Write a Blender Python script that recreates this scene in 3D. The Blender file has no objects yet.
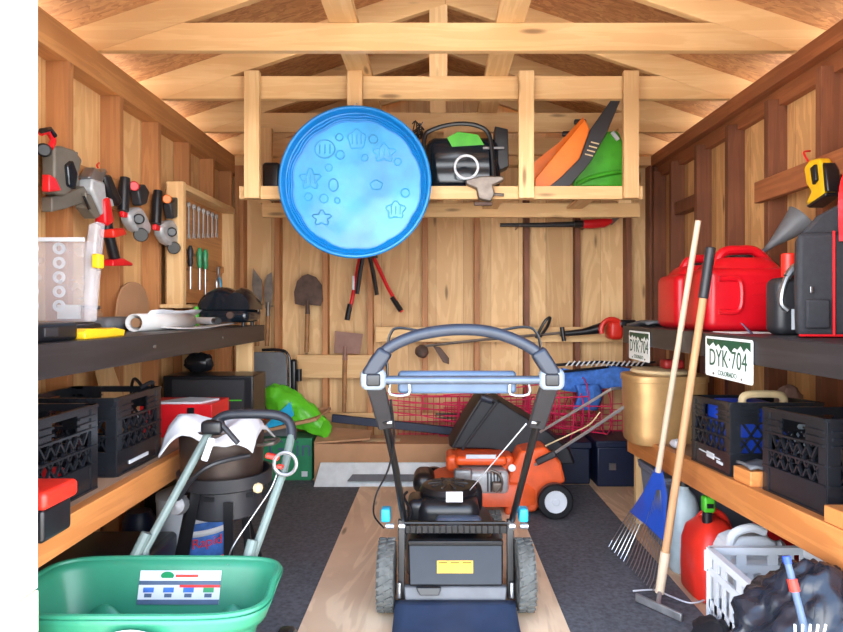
import bpy, math, random
from mathutils import Vector, Matrix, noise
random.seed(7)
sc = bpy.context.scene
COL = sc.collection

# ------------------------------------------------------------------ camera, sky, sun, exposure
CAMZ = 1.15; F = 620.0; VX = 436.0; VY = 310.0          # photo is 843 x 632
cam = bpy.data.cameras.new('camera'); camo = bpy.data.objects.new('camera', cam); COL.objects.link(camo)
camo.location = (0, 0, CAMZ); camo.rotation_euler = (math.pi/2, 0, 0)
cam.sensor_width = 36; cam.lens = F/843*36
cam.shift_x = -(VX-421.5)/843; cam.shift_y = (VY-316)/843
cam.clip_start = 0.02
sc.camera = camo
w = bpy.data.worlds.new('sky'); sc.world = w; w.use_nodes = True
nt = w.node_tree; bg = nt.nodes['Background']
tc = nt.nodes.new('ShaderNodeTexCoord'); sep = nt.nodes.new('ShaderNodeSeparateXYZ'); rp = nt.nodes.new('ShaderNodeValToRGB')
nt.links.new(tc.outputs['Generated'], sep.inputs[0]); nt.links.new(sep.outputs['Z'], rp.inputs[0]); nt.links.new(rp.outputs[0], bg.inputs[0])
rp.color_ramp.elements[0].position = 0.22; rp.color_ramp.elements[0].color = (0.92, 0.96, 1.0, 1)
rp.color_ramp.elements[1].position = 0.62; rp.color_ramp.elements[1].color = (0.17, 0.26, 0.42, 1)
bg.inputs[1].default_value = 11.0
sun = bpy.data.lights.new('sun', 'SUN'); sun.energy = 20.0; sun.angle = 0.01; sun.color = (1.0, 0.93, 0.82)
suno = bpy.data.objects.new('sun', sun); COL.objects.link(suno)
suno.rotation_euler = (math.radians(2), math.radians(-24), 0)   # high sun from the left, parallel to the shed front
por = bpy.data.lights.new('doorway_daylight', 'AREA'); por.shape = 'RECTANGLE'; por.size = 1.93; por.size_y = 2.15
por.cycles.is_portal = True
poro = bpy.data.objects.new('doorway_daylight', por); COL.objects.link(poro)
poro.location = (0.035, 1.30, 1.0); poro.rotation_euler = (math.pi/2, 0, 0)
sc.view_settings.view_transform = 'Standard'; sc.view_settings.look = 'None'
sc.view_settings.gamma = 1.0; sc.view_settings.use_curve_mapping = False
sc.view_settings.exposure = 0.06

# ------------------------------------------------------------------ helpers
def V(*a): return Vector(a)
def P(px, py, d): return Vector(((px-VX)/F*d, d, CAMZ-(py-VY)/F*d))
def PX(px, py, x):                       # point of the plane X = x
    d = x*F/(px-VX); return P(px, py, d)
def PZ(px, py, z):                       # point of the plane Z = z
    d = (CAMZ-z)*F/(py-VY); return P(px, py, d)
def wloc(o):
    p = Vector((0, 0, 0))
    while o: p += o.location; o = o.parent
    return p
def basis(n):
    n = n.normalized(); a = V(0,0,1) if abs(n.z) < .9 else V(1,0,0)
    u = a.cross(n).normalized(); return u, n.cross(u).normalized(), n
class MB:
    def __init__(s): s.v = []; s.f = []; s.mi = []; s.m = 0
    def add(s, vs, fs):
        b = len(s.v); s.v += [Vector(q) for q in vs]
        for f in fs: s.f.append([b+i for i in f]); s.mi.append(s.m)
    def box(s, x0, x1, y0, y1, z0, z1):
        s.add([(x0,y0,z0),(x1,y0,z0),(x1,y1,z0),(x0,y1,z0),(x0,y0,z1),(x1,y0,z1),(x1,y1,z1),(x0,y1,z1)],
              [(0,3,2,1),(4,5,6,7),(0,1,5,4),(1,2,6,5),(2,3,7,6),(3,0,4,7)]); return s
    def bar(s, p, q, w, h, up=(0,0,1)):
        p = Vector(p); q = Vector(q); n = (q-p).normalized(); up = Vector(up)
        u = up.cross(n)
        if u.length < 1e-4: u = V(1,0,0).cross(n)
        u.normalize(); k = n.cross(u).normalized()
        vs = []
        for c in (p, q):
            for a, b in ((-1,-1),(1,-1),(1,1),(-1,1)): vs.append(c+u*(a*w/2)+k*(b*h/2))
        s.add(vs, [(3,2,1,0),(4,5,6,7),(0,1,5,4),(1,2,6,5),(2,3,7,6),(3,0,4,7)]); return s
    def tube(s, pts, r, n=8, closed=False):
        pts = [Vector(p) for p in pts]; N = len(pts)
        rs = r if isinstance(r, (list, tuple)) else [r]*N
        vs = []; u = None
        for i, p in enumerate(pts):
            if closed: t = (pts[(i+1)%N]-pts[i-1])
            else: t = pts[min(i+1,N-1)]-pts[max(i-1,0)]
            t.normalize()
            if u is None: u = basis(t)[0]
            else:
                u = u-t*u.dot(t)
                u = u.normalized() if u.length > 1e-5 else basis(t)[0]
            k = t.cross(u)
            for j in range(n):
                a = 2*math.pi*j/n; vs.append(p+u*(math.cos(a)*rs[i])+k*(math.sin(a)*rs[i]))
        fs = []
        for i in range(N if closed else N-1):
            i2 = (i+1) % N
            for j in range(n): fs.append((i*n+j, i*n+(j+1)%n, i2*n+(j+1)%n, i2*n+j))
        if not closed: fs += [tuple(range(n))[::-1], tuple((N-1)*n+j for j in range(n))]
        s.add(vs, fs); return s
    def cyl(s, p, q, r, r2=None, n=20): return s.tube([p, q], [r, r if r2 is None else r2], n)
    def lathe(s, prof, c, axis=(0,0,1), n=32, sx=1, sy=1, caps=True, uref=None):
        c = Vector(c); u, k, w_ = basis(Vector(axis))
        if uref is not None: u = Vector(uref).normalized(); k = w_.cross(u)
        vs = []
        for r, z in prof:
            for j in range(n):
                a = 2*math.pi*j/n; vs.append(c+u*(math.cos(a)*r*sx)+k*(math.sin(a)*r*sy)+w_*z)
        fs = []
        for i in range(len(prof)-1):
            for j in range(n): fs.append((i*n+j, i*n+(j+1)%n, (i+1)*n+(j+1)%n, (i+1)*n+j))
        if caps: fs += [tuple(range(n))[::-1], tuple((len(prof)-1)*n+j for j in range(n))]
        s.add(vs, fs); return s
    def prism(s, pts, vec):
        pts = [Vector(p) for p in pts]; n = len(pts); vec = Vector(vec)
        s.add(pts+[p+vec for p in pts], [tuple(range(n))[::-1], tuple(n+i for i in range(n))]+[(i,(i+1)%n,n+(i+1)%n,n+i) for i in range(n)])
        return s
    def rbox(s, c, size, r, xf=None, seg=4, R=None):
        c = Vector(c); hx, hy, hz = [q/2 for q in size]; r = min(r, hx*.98, hy*.98, hz*.98); secs = []
        zz = [(-hz+r-r*math.sin(math.pi/2*(1-k/seg)), r*(1-math.cos(math.pi/2*(1-k/seg)))) for k in range(seg+1)]
        zz += [(0, 0)] + [(-z, i) for z, i in zz[::-1]]
        for z, ins in zz:
            ring = []
            for cx, cy, a0 in ((1,1,0),(-1,1,90),(-1,-1,180),(1,-1,270)):
                for k in range(seg+1):
                    a = math.radians(a0+90*k/seg); rr = max(r-ins, .0004)
                    ring.append(V(cx*(hx-r)+math.cos(a)*rr, cy*(hy-r)+math.sin(a)*rr, z))
            secs.append(ring)
        n = len(secs[0]); vs = []
        for ring in secs:
            for p in ring:
                if xf: p = xf(p)
                if R is not None: p = R @ p
                vs.append(c+p)
        fs = [tuple(range(n))[::-1], tuple((len(secs)-1)*n+j for j in range(n))]
        for i in range(len(secs)-1):
            for j in range(n): fs.append((i*n+j, i*n+(j+1)%n, (i+1)*n+(j+1)%n, (i+1)*n+j))
        s.add(vs, fs); return s
    def grid(s, fn, nu, nv, cu=False):
        vs = [fn(i/(nu if cu else nu-1), j/(nv-1)) for j in range(nv) for i in range(nu)]
        fs = []
        for j in range(nv-1):
            for i in range(nu if cu else nu-1):
                i2 = (i+1) % nu; fs.append((j*nu+i, j*nu+i2, (j+1)*nu+i2, (j+1)*nu+i))
        s.add(vs, fs); return s
    def loft(s, rings, caps=True):
        n = len(rings[0]); vs = [p for r in rings for p in r]
        fs = [(i*n+j, i*n+(j+1)%n, (i+1)*n+(j+1)%n, (i+1)*n+j) for i in range(len(rings)-1) for j in range(n)]
        if caps: fs += [tuple(range(n))[::-1], tuple((len(rings)-1)*n+j for j in range(n))]
        s.add(vs, fs); return s
    def blob(s, c, rad, amp=.1, fr=4, n=28, flat=-9, seed=0):
        c = Vector(c)
        def fn(u, v):
            a = 2*math.pi*u; b = math.pi*(v-.5)
            q = V(math.cos(b)*math.cos(a), math.cos(b)*math.sin(a), math.sin(b))
            k = 1+amp*noise.noise(q*fr+V(seed,0,0))+amp*.5*noise.noise(q*fr*2.3+V(0,seed,3))
            p = V(q.x*rad[0]*k, q.y*rad[1]*k, q.z*rad[2]*k)
            if p.z < flat: p.z = flat
            return c+p
        return s.grid(fn, n, n//2+1, True)
    def build(s, name, mats, parent=None, loc=None, bevel=0, angle=35, solid=0, sub=0, seg=2):
        me = bpy.data.meshes.new(name)
        o0 = wloc(parent) if parent else (Vector(loc) if loc is not None else V(0,0,0))
        me.from_pydata([p-o0 for p in s.v], [], s.f)
        if not isinstance(mats, (list, tuple)): mats = [mats]
        for m in mats: me.materials.append(m)
        me.polygons.foreach_set('material_index', s.mi)
        me.polygons.foreach_set('use_smooth', [True]*len(s.f))
        me.update(); me.set_sharp_from_angle(angle=math.radians(angle))
        o = bpy.data.objects.new(name, me); COL.objects.link(o)
        if parent: o.parent = parent
        elif loc is not None: o.location = loc
        if solid:
            m = o.modifiers.new('solid', 'SOLIDIFY'); m.thickness = solid; m.offset = 0
        if bevel:
            m = o.modifiers.new('bevel', 'BEVEL'); m.width = bevel; m.segments = seg; m.limit_method = 'ANGLE'; m.angle_limit = math.radians(40)
            m.harden_normals = False
        if sub:
            m = o.modifiers.new('sub', 'SUBSURF'); m.levels = sub; m.render_levels = sub
        return o
def thing(name, label, cat, loc=(0,0,0), group=None):
    o = bpy.data.objects.new(name, None); COL.objects.link(o); o.location = loc
    o.empty_display_size = .05; return tag(o, label, cat, group)
def tag(o, label, cat, group=None):
    o['label'] = label; o['category'] = cat
    if group: o['group'] = group
    return o
def struct(o, label=None):
    o['kind'] = 'structure'
    if label: o['label'] = label
    return o
def dup(root, loc, label):
    def cp(o, par):
        c = o.copy(); COL.objects.link(c); c.parent = par
        for ch in o.children: cp(ch, c)
        return c
    r = cp(root, None); r.location = loc; r['label'] = label; return r
def text(s_, c, right, up, size, mat, parent, name='lettering', squash=1.0):
    cu = bpy.data.curves.new(name, 'FONT'); cu.body = s_; cu.size = size; cu.align_x = 'CENTER'; cu.align_y = 'CENTER'; cu.extrude = .0004; cu.resolution_u = 3
    tmp = bpy.data.objects.new(name, cu); COL.objects.link(tmp)
    me = bpy.data.meshes.new_from_object(tmp.evaluated_get(bpy.context.evaluated_depsgraph_get()))
    bpy.data.objects.remove(tmp)
    right = Vector(right).normalized(); up = Vector(up); up = (up-right*up.dot(right)).normalized(); n = right.cross(up)
    o0 = wloc(parent); c = Vector(c)
    for v in me.vertices: v.co = c+right*(v.co.x*squash)+up*v.co.y+n*v.co.z-o0
    me.materials.clear(); me.materials.append(mat); me.name = name
    o = bpy.data.objects.new(name, me); COL.objects.link(o); o.parent = parent
    return o
def arc(c, r, a0, a1, n, u, v):
    c = Vector(c); u = Vector(u); v = Vector(v)
    return [c+u*(math.cos(math.radians(a0+(a1-a0)*i/(n-1)))*r)+v*(math.sin(math.radians(a0+(a1-a0)*i/(n-1)))*r) for i in range(n)]
def smooth_path(pts, k=6):
    pts = [Vector(p) for p in pts]; out = []
    for i in range(len(pts)-1):
        p0 = pts[max(i-1,0)]; p1 = pts[i]; p2 = pts[i+1]; p3 = pts[min(i+2,len(pts)-1)]
        for j in range(k):
            t = j/k; out.append(.5*((2*p1)+(p2-p0)*t+(2*p0-5*p1+4*p2-p3)*t*t+(3*p1-p0-3*p2+p3)*t**3))
    out.append(pts[-1]); return out

# ------------------------------------------------------------------ materials
def lin(c):
    return tuple((x/255/12.92 if x/255 <= .04045 else ((x/255+.055)/1.055)**2.4) for x in c)+(1,)
def newmat(name):
    m = bpy.data.materials.new(name); m.use_nodes = True; return m, m.node_tree, m.node_tree.nodes['Principled BSDF']
def nd(t, k, **a):
    n = t.nodes.new(k)
    for q, v in a.items(): setattr(n, q, v)
    return n
def mapping(t, scale, rnd=True):
    c = nd(t, 'ShaderNodeTexCoord'); mp = nd(t, 'ShaderNodeMapping'); mp.inputs['Scale'].default_value = scale
    if rnd:
        oi = nd(t, 'ShaderNodeObjectInfo'); mu = nd(t, 'ShaderNodeVectorMath', operation='MULTIPLY_ADD')
        cb = nd(t, 'ShaderNodeCombineXYZ')
        for i in range(3): t.links.new(oi.outputs['Random'], cb.inputs[i])
        mu.inputs[1].default_value = (37, 53, 71); t.links.new(cb.outputs[0], mu.inputs[0]); t.links.new(c.outputs['Object'], mu.inputs[2])
        t.links.new(mu.outputs[0], mp.inputs['Vector'])
    else: t.links.new(c.outputs['Object'], mp.inputs['Vector'])
    return mp
def ramp(t, src, stops):
    r = nd(t, 'ShaderNodeValToRGB'); el = r.color_ramp.elements
    el[0].position = stops[0][0]; el[0].color = stops[0][1]; el[1].position = stops[-1][0]; el[1].color = stops[-1][1]
    for p, c in stops[1:-1]:
        e = el.new(p); e.color = c
    t.links.new(src, r.inputs[0]); return r
def mix(t, fac, a, b, mode='MIX'):
    m = nd(t, 'ShaderNodeMix', data_type='RGBA', blend_type=mode)
    for sck, v in ((0, fac), (6, a), (7, b)):
        if hasattr(v, 'is_linked') or hasattr(v, 'links'): t.links.new(v, m.inputs[sck])
        elif v is not None: m.inputs[sck].default_value = v
    return m.outputs[2]
def bump(t, b, src, s_, dist=.002):
    bp = nd(t, 'ShaderNodeBump'); bp.inputs['Strength'].default_value = s_; bp.inputs['Distance'].default_value = dist
    t.links.new(src, bp.inputs['Height']); t.links.new(bp.outputs[0], b.inputs['Normal'])
def mat(name, rgb, rough=.5, metal=0, var=.12, vs=18, bmp=0, alpha=1, trans=0, spec=.5, emit=0, coat=0):
    m, t, b = newmat(name); c = lin(rgb)
    mp = mapping(t, (vs,)*3); n = nd(t, 'ShaderNodeTexNoise'); n.inputs['Detail'].default_value = 5; n.inputs['Scale'].default_value = 1; t.links.new(mp.outputs[0], n.inputs[0])
    k0 = tuple(x*(1-var) for x in c[:3])+(1,); k1 = tuple(min(1, x*(1+var)) for x in c[:3])+(1,)
    r = ramp(t, n.outputs[0], [(.3, k0), (.7, k1)]); t.links.new(r.outputs[0], b.inputs['Base Color'])
    b.inputs['Roughness'].default_value = rough; b.inputs['Metallic'].default_value = metal; b.inputs['Alpha'].default_value = alpha
    b.inputs['Transmission Weight'].default_value = trans; b.inputs['Specular IOR Level'].default_value = spec; b.inputs['Coat Weight'].default_value = coat
    if bmp: bump(t, b, n.outputs[0], bmp)
    return m
def wood(name, light, dark, axis='z', ply=False, rough=.6, knots=True, fine=1.0, groove=None, blotch=.35):
    m, t, b = newmat(name)
    sc3 = {'x': (.9, 14, 14), 'y': (14, .9, 14), 'z': (14, 14, .9)}[axis]
    if ply: sc3 = {'x': (.9, 5, 5), 'y': (5, .9, 5), 'z': (5, 5, .8)}[axis]
    mp = mapping(t, tuple(q*fine for q in sc3))
    n1 = nd(t, 'ShaderNodeTexNoise'); n1.inputs['Scale'].default_value = 1.0; n1.inputs['Detail'].default_value = 4; n1.inputs['Distortion'].default_value = .6
    t.links.new(mp.outputs[0], n1.inputs[0])
    # growth rings: sine bands of the stretched noise
    mul = nd(t, 'ShaderNodeMath', operation='MULTIPLY'); mul.inputs[1].default_value = 55 if ply else 28; t.links.new(n1.outputs[0], mul.inputs[0])
    sn = nd(t, 'ShaderNodeMath', operation='SINE'); t.links.new(mul.outputs[0], sn.inputs[0])
    n2 = nd(t, 'ShaderNodeTexNoise'); n2.inputs['Scale'].default_value = 7; n2.inputs['Detail'].default_value = 3; t.links.new(mp.outputs[0], n2.inputs[0])
    L = lin(light); D = lin(dark); M_ = tuple((a*.6+c*.4) for a, c in zip(L, D))
    base = ramp(t, sn.outputs[0], [(0, M_), (.5, L), (1, L)])
    c1 = mix(t, None, base.outputs[0], M_); mixn = c1.node
    r2 = ramp(t, n2.outputs[0], [(.4, (0,0,0,1)), (.75, (.7,.7,.7,1))]); t.links.new(r2.outputs[0], mixn.inputs[0])
    # broad blotches
    mp2 = mapping(t, (2.2,)*3); n3 = nd(t, 'ShaderNodeTexNoise'); n3.inputs['Scale'].default_value = 1.3; n3.inputs['Detail'].default_value = 3; t.links.new(mp2.outputs[0], n3.inputs[0])
    r3 = ramp(t, n3.outputs[0], [(.42, (0,0,0,1)), (.72, (blotch,)*3+(1,))])
    c2 = mix(t, r3.outputs[0], c1, D)
    out = c2
    if knots:
        s4 = {'x': (1.1, 5, 5), 'y': (5, 1.1, 5), 'z': (5, 5, 1.1)}[axis]
        mp4 = mapping(t, s4); vo = nd(t, 'ShaderNodeTexVoronoi'); vo.inputs['Scale'].default_value = 1.6; t.links.new(mp4.outputs[0], vo.inputs[0])
        kr = ramp(t, vo.outputs['Distance'], [(0, (.9,.9,.9,1)), (.055, (.8,.8,.8,1)), (.12, (0,0,0,1))])
        out = mix(t, kr.outputs[0], c2, tuple(x*.35 for x in D[:3])+(1,))
    if groove:                                   # planks of different tone across the sheet, groove lines between
        ax, step = groove
        mp5 = mapping(t, (1,1,1), rnd=False); sp = nd(t, 'ShaderNodeSeparateXYZ'); t.links.new(mp5.outputs[0], sp.inputs[0])
        dv = nd(t, 'ShaderNodeMath', operation='DIVIDE'); dv.inputs[1].default_value = step; t.links.new(sp.outputs[ax], dv.inputs[0])
        fl = nd(t, 'ShaderNodeMath', operation='FLOOR'); t.links.new(dv.outputs[0], fl.inputs[0])
        wn = nd(t, 'ShaderNodeTexWhiteNoise', noise_dimensions='1D'); t.links.new(fl.outputs[0], wn.inputs['W'])
        fr = nd(t, 'ShaderNodeMath', operation='FRACT'); t.links.new(dv.outputs[0], fr.inputs[0])
        wr = ramp(t, wn.outputs['Value'], [(0, (.78,.72,.66,1)), (1, (1.08,1.08,1.08,1))])
        o2 = mix(t, 1.0, out, wr.outputs[0], 'MULTIPLY')
        gr = ramp(t, fr.outputs[0], [(0, (.35,.28,.22,1)), (.02, (1,1,1,1)), (1, (1,1,1,1))])
        out = mix(t, 1.0, o2, gr.outputs[0], 'MULTIPLY')
    oi = nd(t, 'ShaderNodeObjectInfo'); hr = ramp(t, oi.outputs['Random'], [(0, (.82,.78,.74,1)), (1, (1.06,1.06,1.06,1))])
    out = mix(t, 1.0, out, hr.outputs[0], 'MULTIPLY')
    t.links.new(out, b.inputs['Base Color']); b.inputs['Roughness'].default_value = rough
    bump(t, b, n2.outputs[0], .25, .001)
    return m
def osb(name, a, b_, c_):
    m, t, b = newmat(name); mp = mapping(t, (26, 60, 26)); 
    nz = nd(t, 'ShaderNodeTexNoise'); nz.inputs['Scale'].default_value = .35; t.links.new(mp.outputs[0], nz.inputs[0])
    ad = nd(t, 'ShaderNodeVectorMath', operation='MULTIPLY_ADD'); ad.inputs[1].default_value = (6,6,6); t.links.new(nz.outputs['Color'], ad.inputs[0]); t.links.new(mp.outputs[0], ad.inputs[2])
    vo = nd(t, 'ShaderNodeTexVoronoi'); vo.inputs['Scale'].default_value = 1; t.links.new(ad.outputs[0], vo.inputs[0])
    sp = nd(t, 'ShaderNodeSeparateColor'); t.links.new(vo.outputs['Color'], sp.inputs[0])
    r = ramp(t, sp.outputs[0], [(0, lin(a)), (.5, lin(b_)), (1, lin(c_))]); t.links.new(r.outputs[0], b.inputs['Base Color'])
    b.inputs['Roughness'].default_value = .75; return m
M = {}
M['pine'] = wood('pale_pine', (228,190,136), (210,160,104), 'x')
M['pine_y'] = wood('pale_pine_y', (238,202,148), (210,160,104), 'y')
M['pine_z'] = wood('pale_pine_z', (238,202,148), (208,156,100), 'z')
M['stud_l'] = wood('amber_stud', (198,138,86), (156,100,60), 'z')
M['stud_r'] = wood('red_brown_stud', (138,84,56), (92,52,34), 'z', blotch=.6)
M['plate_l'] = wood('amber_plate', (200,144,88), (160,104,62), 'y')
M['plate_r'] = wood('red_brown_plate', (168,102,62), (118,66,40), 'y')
M['ply_back'] = wood('back_plywood', (246,210,156), (212,162,106), 'z', ply=True, groove=(0, .203))
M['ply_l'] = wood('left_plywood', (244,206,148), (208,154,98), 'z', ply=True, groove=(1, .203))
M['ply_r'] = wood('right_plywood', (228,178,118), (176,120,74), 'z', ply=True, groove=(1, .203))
M['shelf_o'] = wood('orange_shelf_board', (214,142,80), (172,100,48), 'y', rough=.5)
M['shelf_top'] = mat('dusty_shelf_top', (150,118,92), .8, var=.25, vs=6)
M['black_board'] = wood('black_stained_board', (50,47,50), (25,24,26), 'y', rough=.42, knots=False)
M['black_board2'] = mat('black_stained_top', (44,43,46), .45, var=.4, vs=7)
M['ply_floor'] = wood('floor_sheet_plywood', (250,224,190), (206,170,136), 'y', ply=True, rough=.7, fine=.7, blotch=.5)
M['ply_floor2'] = wood('subfloor_plywood', (220,190,156), (170,136,106), 'y', ply=True, rough=.75)
M['osb'] = osb('osb_roof_sheathing', (172,120,80), (192,140,94), (208,158,106))
M['rubber'] = mat('rubber_mat', (88,90,96), .85, var=.35, vs=60, bmp=.5)
M['white_paint'] = mat('white_trim_paint', (238,236,238), .6, var=.03)
M['concrete'] = mat('pale_concrete', (196,188,176), .9, var=.1, vs=3)
M['black'] = mat('black_plastic', (22,23,27), .32, var=.2)
M['black_m'] = mat('black_satin_metal', (20,20,23), .35, .0, var=.25)
M['dark'] = mat('dark_grey_plastic', (40,40,44), .45)
M['grey'] = mat('mid_grey_plastic', (98,100,104), .5)
M['bluegrey'] = mat('blue_grey_foam_grip', (34,42,56), .36, var=.08)
M['silver'] = mat('brushed_aluminium', (160,162,166), .32, .9)
M['cast'] = mat('cast_aluminium', (150,150,152), .5, .7, var=.25)
M['chrome'] = mat('chrome_tube', (200,202,206), .28, .8)
M['crate'] = mat('black_crate_plastic', (27,29,34), .26, var=.15)
M['steel'] = mat('dull_steel', (122,112,104), .5, .75, var=.3)
M['rust'] = mat('rusty_steel', (92,72,64), .7, .4, var=.35)
M['red'] = mat('red_plastic', (212,26,34), .35, var=.06)
M['red_deep'] = mat('bright_red_gas_can', (196,12,28), .32, var=.05)
M['orange_red'] = mat('orange_red_plastic', (214,44,30), .4, var=.08)
M['orange'] = mat('orange_plastic', (240,118,28), .4, var=.06)
M['orange_m'] = mat('orange_mower_paint', (220,88,40), .38, var=.12)
M['green'] = mat('green_bag_plastic', (92,190,40), .35, var=.15, vs=12)
M['green2'] = mat('bright_green_plastic', (70,170,40), .4)
M['green_h'] = mat('sea_green_hopper_plastic', (46,128,98), .38, var=.06)
M['green_box'] = mat('dark_green_carton', (34,128,84), .6)
M['cyan'] = mat('cyan_lever_plastic', (40,170,215), .4)
M['blue_pool'] = mat('pool_blue_plastic', (10,122,196), .28, var=.05, vs=4)
M['pool_floor'] = mat('pool_blue_sheen_and_film', (62,158,214), .26, var=.40, vs=3)  # sky sheen painted into the lighter blue, together with a worn dirt film
M['blue'] = mat('royal_blue_plastic', (30,70,190), .4)
M['blue_d'] = mat('dark_blue_plastic', (14,26,54), .45)
M['blue_f'] = mat('blue_chair_fabric', (60,110,190), .8, var=.3, vs=30)
M['white'] = mat('white_plastic', (206,210,216), .4, var=.03)
M['white_cloth'] = mat('white_cloth', (206,208,214), .85, var=.04)
M['paper'] = mat('white_paper', (206,204,202), .8, var=.03)
M['card'] = mat('brown_cardboard', (178,134,98), .85, var=.12, vs=6)
M['card2'] = mat('dark_cardboard', (150,110,78), .85, var=.12, vs=6)
M['yellow'] = mat('yellow_plastic', (236,186,30), .4)
M['yellow2'] = mat('warning_yellow', (240,196,60), .5)
M['gold'] = mat('gold_coloured_tin', (186,146,96), .42, .45, var=.1)
M['grey_tube'] = mat('grey_green_painted_tube', (106,120,116), .45)
M['tan'] = mat('tan_plastic', (206,182,140), .5)
M['clear'] = mat('clear_plastic', (206,206,212), .25, alpha=.34)
M['milky'] = mat('milky_plastic', (190,206,214), .35, alpha=.75)
M['greytote'] = mat('grey_translucent_tote', (120,128,146), .4, alpha=.8)
M['bagfab'] = mat('dark_grey_nylon', (40,40,45), .8, var=.2, vs=60, bmp=.3)
M['blackfab'] = mat('black_nylon', (15,18,26), .6, var=.3, vs=20, bmp=.2)
M['trash'] = mat('black_bin_liner', (30,34,44), .26, var=.3, vs=14, bmp=.3)
M['lightblue'] = mat('light_blue_grey_panel', (70,90,116), .4)
M['foil'] = mat('pale_metal_panel', (214,224,226), .4, .25, var=.1)
M['redwire'] = mat('red_coated_wire', (206,40,84), .4)
M['wood_h'] = wood('ash_handle', (196,152,110), (160,116,78), 'z', knots=False)
M['white_h'] = mat('white_painted_handle', (206,184,158), .5, var=.06)
M['brown_h'] = mat('dirty_brown_handle', (150,104,62), .6, var=.25)
M['taupe'] = mat('taupe_grey_saw_body', (104,98,88), .45, var=.15)
M['teal_g'] = mat('translucent_green_handle', (40,140,90), .3)
M['glass_d'] = mat('dark_gloss', (20,28,36), .12, var=.1)
M['deepblue_h'] = mat('rake_blue_plastic', (30,72,170), .4)
M['plate_w'] = mat('reflective_white', (230,236,236), .35, var=.02)
M['plate_g'] = mat('dark_green_print', (20,74,52), .45)
M['fridge'] = mat('dusty_brown_plastic', (140,104,92), .7)
# ------------------------------------------------------------------ the shed
XL, XR, YB, YF = -1.46, 1.56, 4.50, 1.45         # inner stud faces, back wall stud face, back face of front wall
XLs, XRs, YBs = -1.55, 1.65, 4.59                # sheathing
TOP = 2.268; CX = .05
struct(MB().box(-8, 9, -8, 14, -.32, -.2).build('ground', M['concrete']))
struct(MB().box(XLs-.01, XRs+.01, YF-.14, YBs+.01, -.14, 0).build('floor', M['ply_floor2']))
def wall(name, box, m): return struct(MB().box(*box).build(name, m))
wb = wall('wall_back', (XLs-.015, XRs+.015, YBs, YBs+.015, 0, TOP), M['ply_back'])
wl = wall('wall_left', (XLs-.015, XLs, YF-.12, YBs, 0, TOP), M['ply_l'])
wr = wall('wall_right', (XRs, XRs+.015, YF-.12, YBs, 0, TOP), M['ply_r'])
JL, JR = -.93, 1.02
m = MB(); m.box(XLs, JL-.02, YF-.10, YF, 0, TOP); m.box(JR+.02, XRs, YF-.10, YF, 0, TOP); m.box(JL-.02, JR+.02, YF-.10, YF, 2.07, TOP)
wf = struct(m.build('wall_front', M['ply_l']))
m = MB(); m.box(XLs-.03, JL-.02, YF-.115, YF-.10, -.1, TOP+.05); m.box(JR+.02, XRs+.03, YF-.115, YF-.10, -.1, TOP+.05); m.box(JL-.02, JR+.02, YF-.115, YF-.10, 2.07, TOP+.05); m.build('siding', M['white_paint'], wf)
m = MB(); m.box(JL-.02, JL, YF-.12, YF, .50, 2.07); m.box(JL-.12, JL-.02, YF-.135, YF-.117, .50, 2.14)
struct(m.build('trim_1', M['white_paint'], bevel=.003))
m = MB(); m.box(JR, JR+.02, YF-.12, YF, 0, 2.07); m.box(JR+.02, JR+.12, YF-.135, YF-.117, 0, 2.14); m.box(JL, JR, YF-.12, YF, 2.05, 2.07)
struct(m.build('trim_2', M['white_paint'], bevel=.003))
m = MB(); m.box(JL-.02, JL+.002, YF-.125, YF, 0, .497); m.box(JL-.13, JL-.02, YF-.145, YF-.117, 0, .497)
struct(m.build('trim_3', mat('cream_trim_paint', (236,226,200), .6), bevel=.004))
# studs, plates and blocking as children of the walls
def stud(par, box, m, name='stud', bevel=.002): return MB().box(*box).build(name, m, par, bevel=bevel)
for d in (2.06, 2.46, 2.86, 3.26, 3.66, 4.06, 4.42): stud(wl, (XLs, XL, d, d+.038, 0, 2.14), M['stud_l'])
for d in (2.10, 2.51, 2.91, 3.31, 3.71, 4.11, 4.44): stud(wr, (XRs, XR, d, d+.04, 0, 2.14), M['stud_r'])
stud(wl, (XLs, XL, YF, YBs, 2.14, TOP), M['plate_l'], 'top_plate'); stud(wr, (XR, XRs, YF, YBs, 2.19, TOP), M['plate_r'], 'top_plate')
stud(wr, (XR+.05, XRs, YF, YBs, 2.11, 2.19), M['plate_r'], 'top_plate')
stud(wl, (XL, XL+.02, 2.2, 3.3, 1.60, 1.74), M['plate_l'], 'ledger_board')
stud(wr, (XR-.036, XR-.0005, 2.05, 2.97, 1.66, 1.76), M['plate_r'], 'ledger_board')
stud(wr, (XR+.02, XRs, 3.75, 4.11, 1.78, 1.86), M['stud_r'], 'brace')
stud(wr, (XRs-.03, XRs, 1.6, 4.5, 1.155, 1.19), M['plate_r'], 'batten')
for px, wd in ((277,7),(325,6),(370,8),(425,6),(477,5),(527,6),(578,7),(629,6)):
    x = (px-VX)/F*YB; ww = .038
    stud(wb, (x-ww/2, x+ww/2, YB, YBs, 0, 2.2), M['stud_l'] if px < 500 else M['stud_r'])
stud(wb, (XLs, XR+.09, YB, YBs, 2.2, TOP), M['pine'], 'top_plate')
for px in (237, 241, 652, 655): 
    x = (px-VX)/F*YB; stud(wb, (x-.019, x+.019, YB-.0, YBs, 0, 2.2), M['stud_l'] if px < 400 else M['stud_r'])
x0 = X0 = (298-VX)/F*YB
stud(wb, (X0, (384-VX)/F*YB, YB-.038, YB, CAMZ-(378-VY)/F*4.46, CAMZ-(355-VY)/F*4.46), M['pine'], 'rail_board')
stud(wb, ((376-VX)/F*YB, 1.55, YB-.034, YB, CAMZ-(342-VY)/F*4.46, CAMZ-(327-VY)/F*4.46), M['pine'], 'rail_board')
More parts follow.
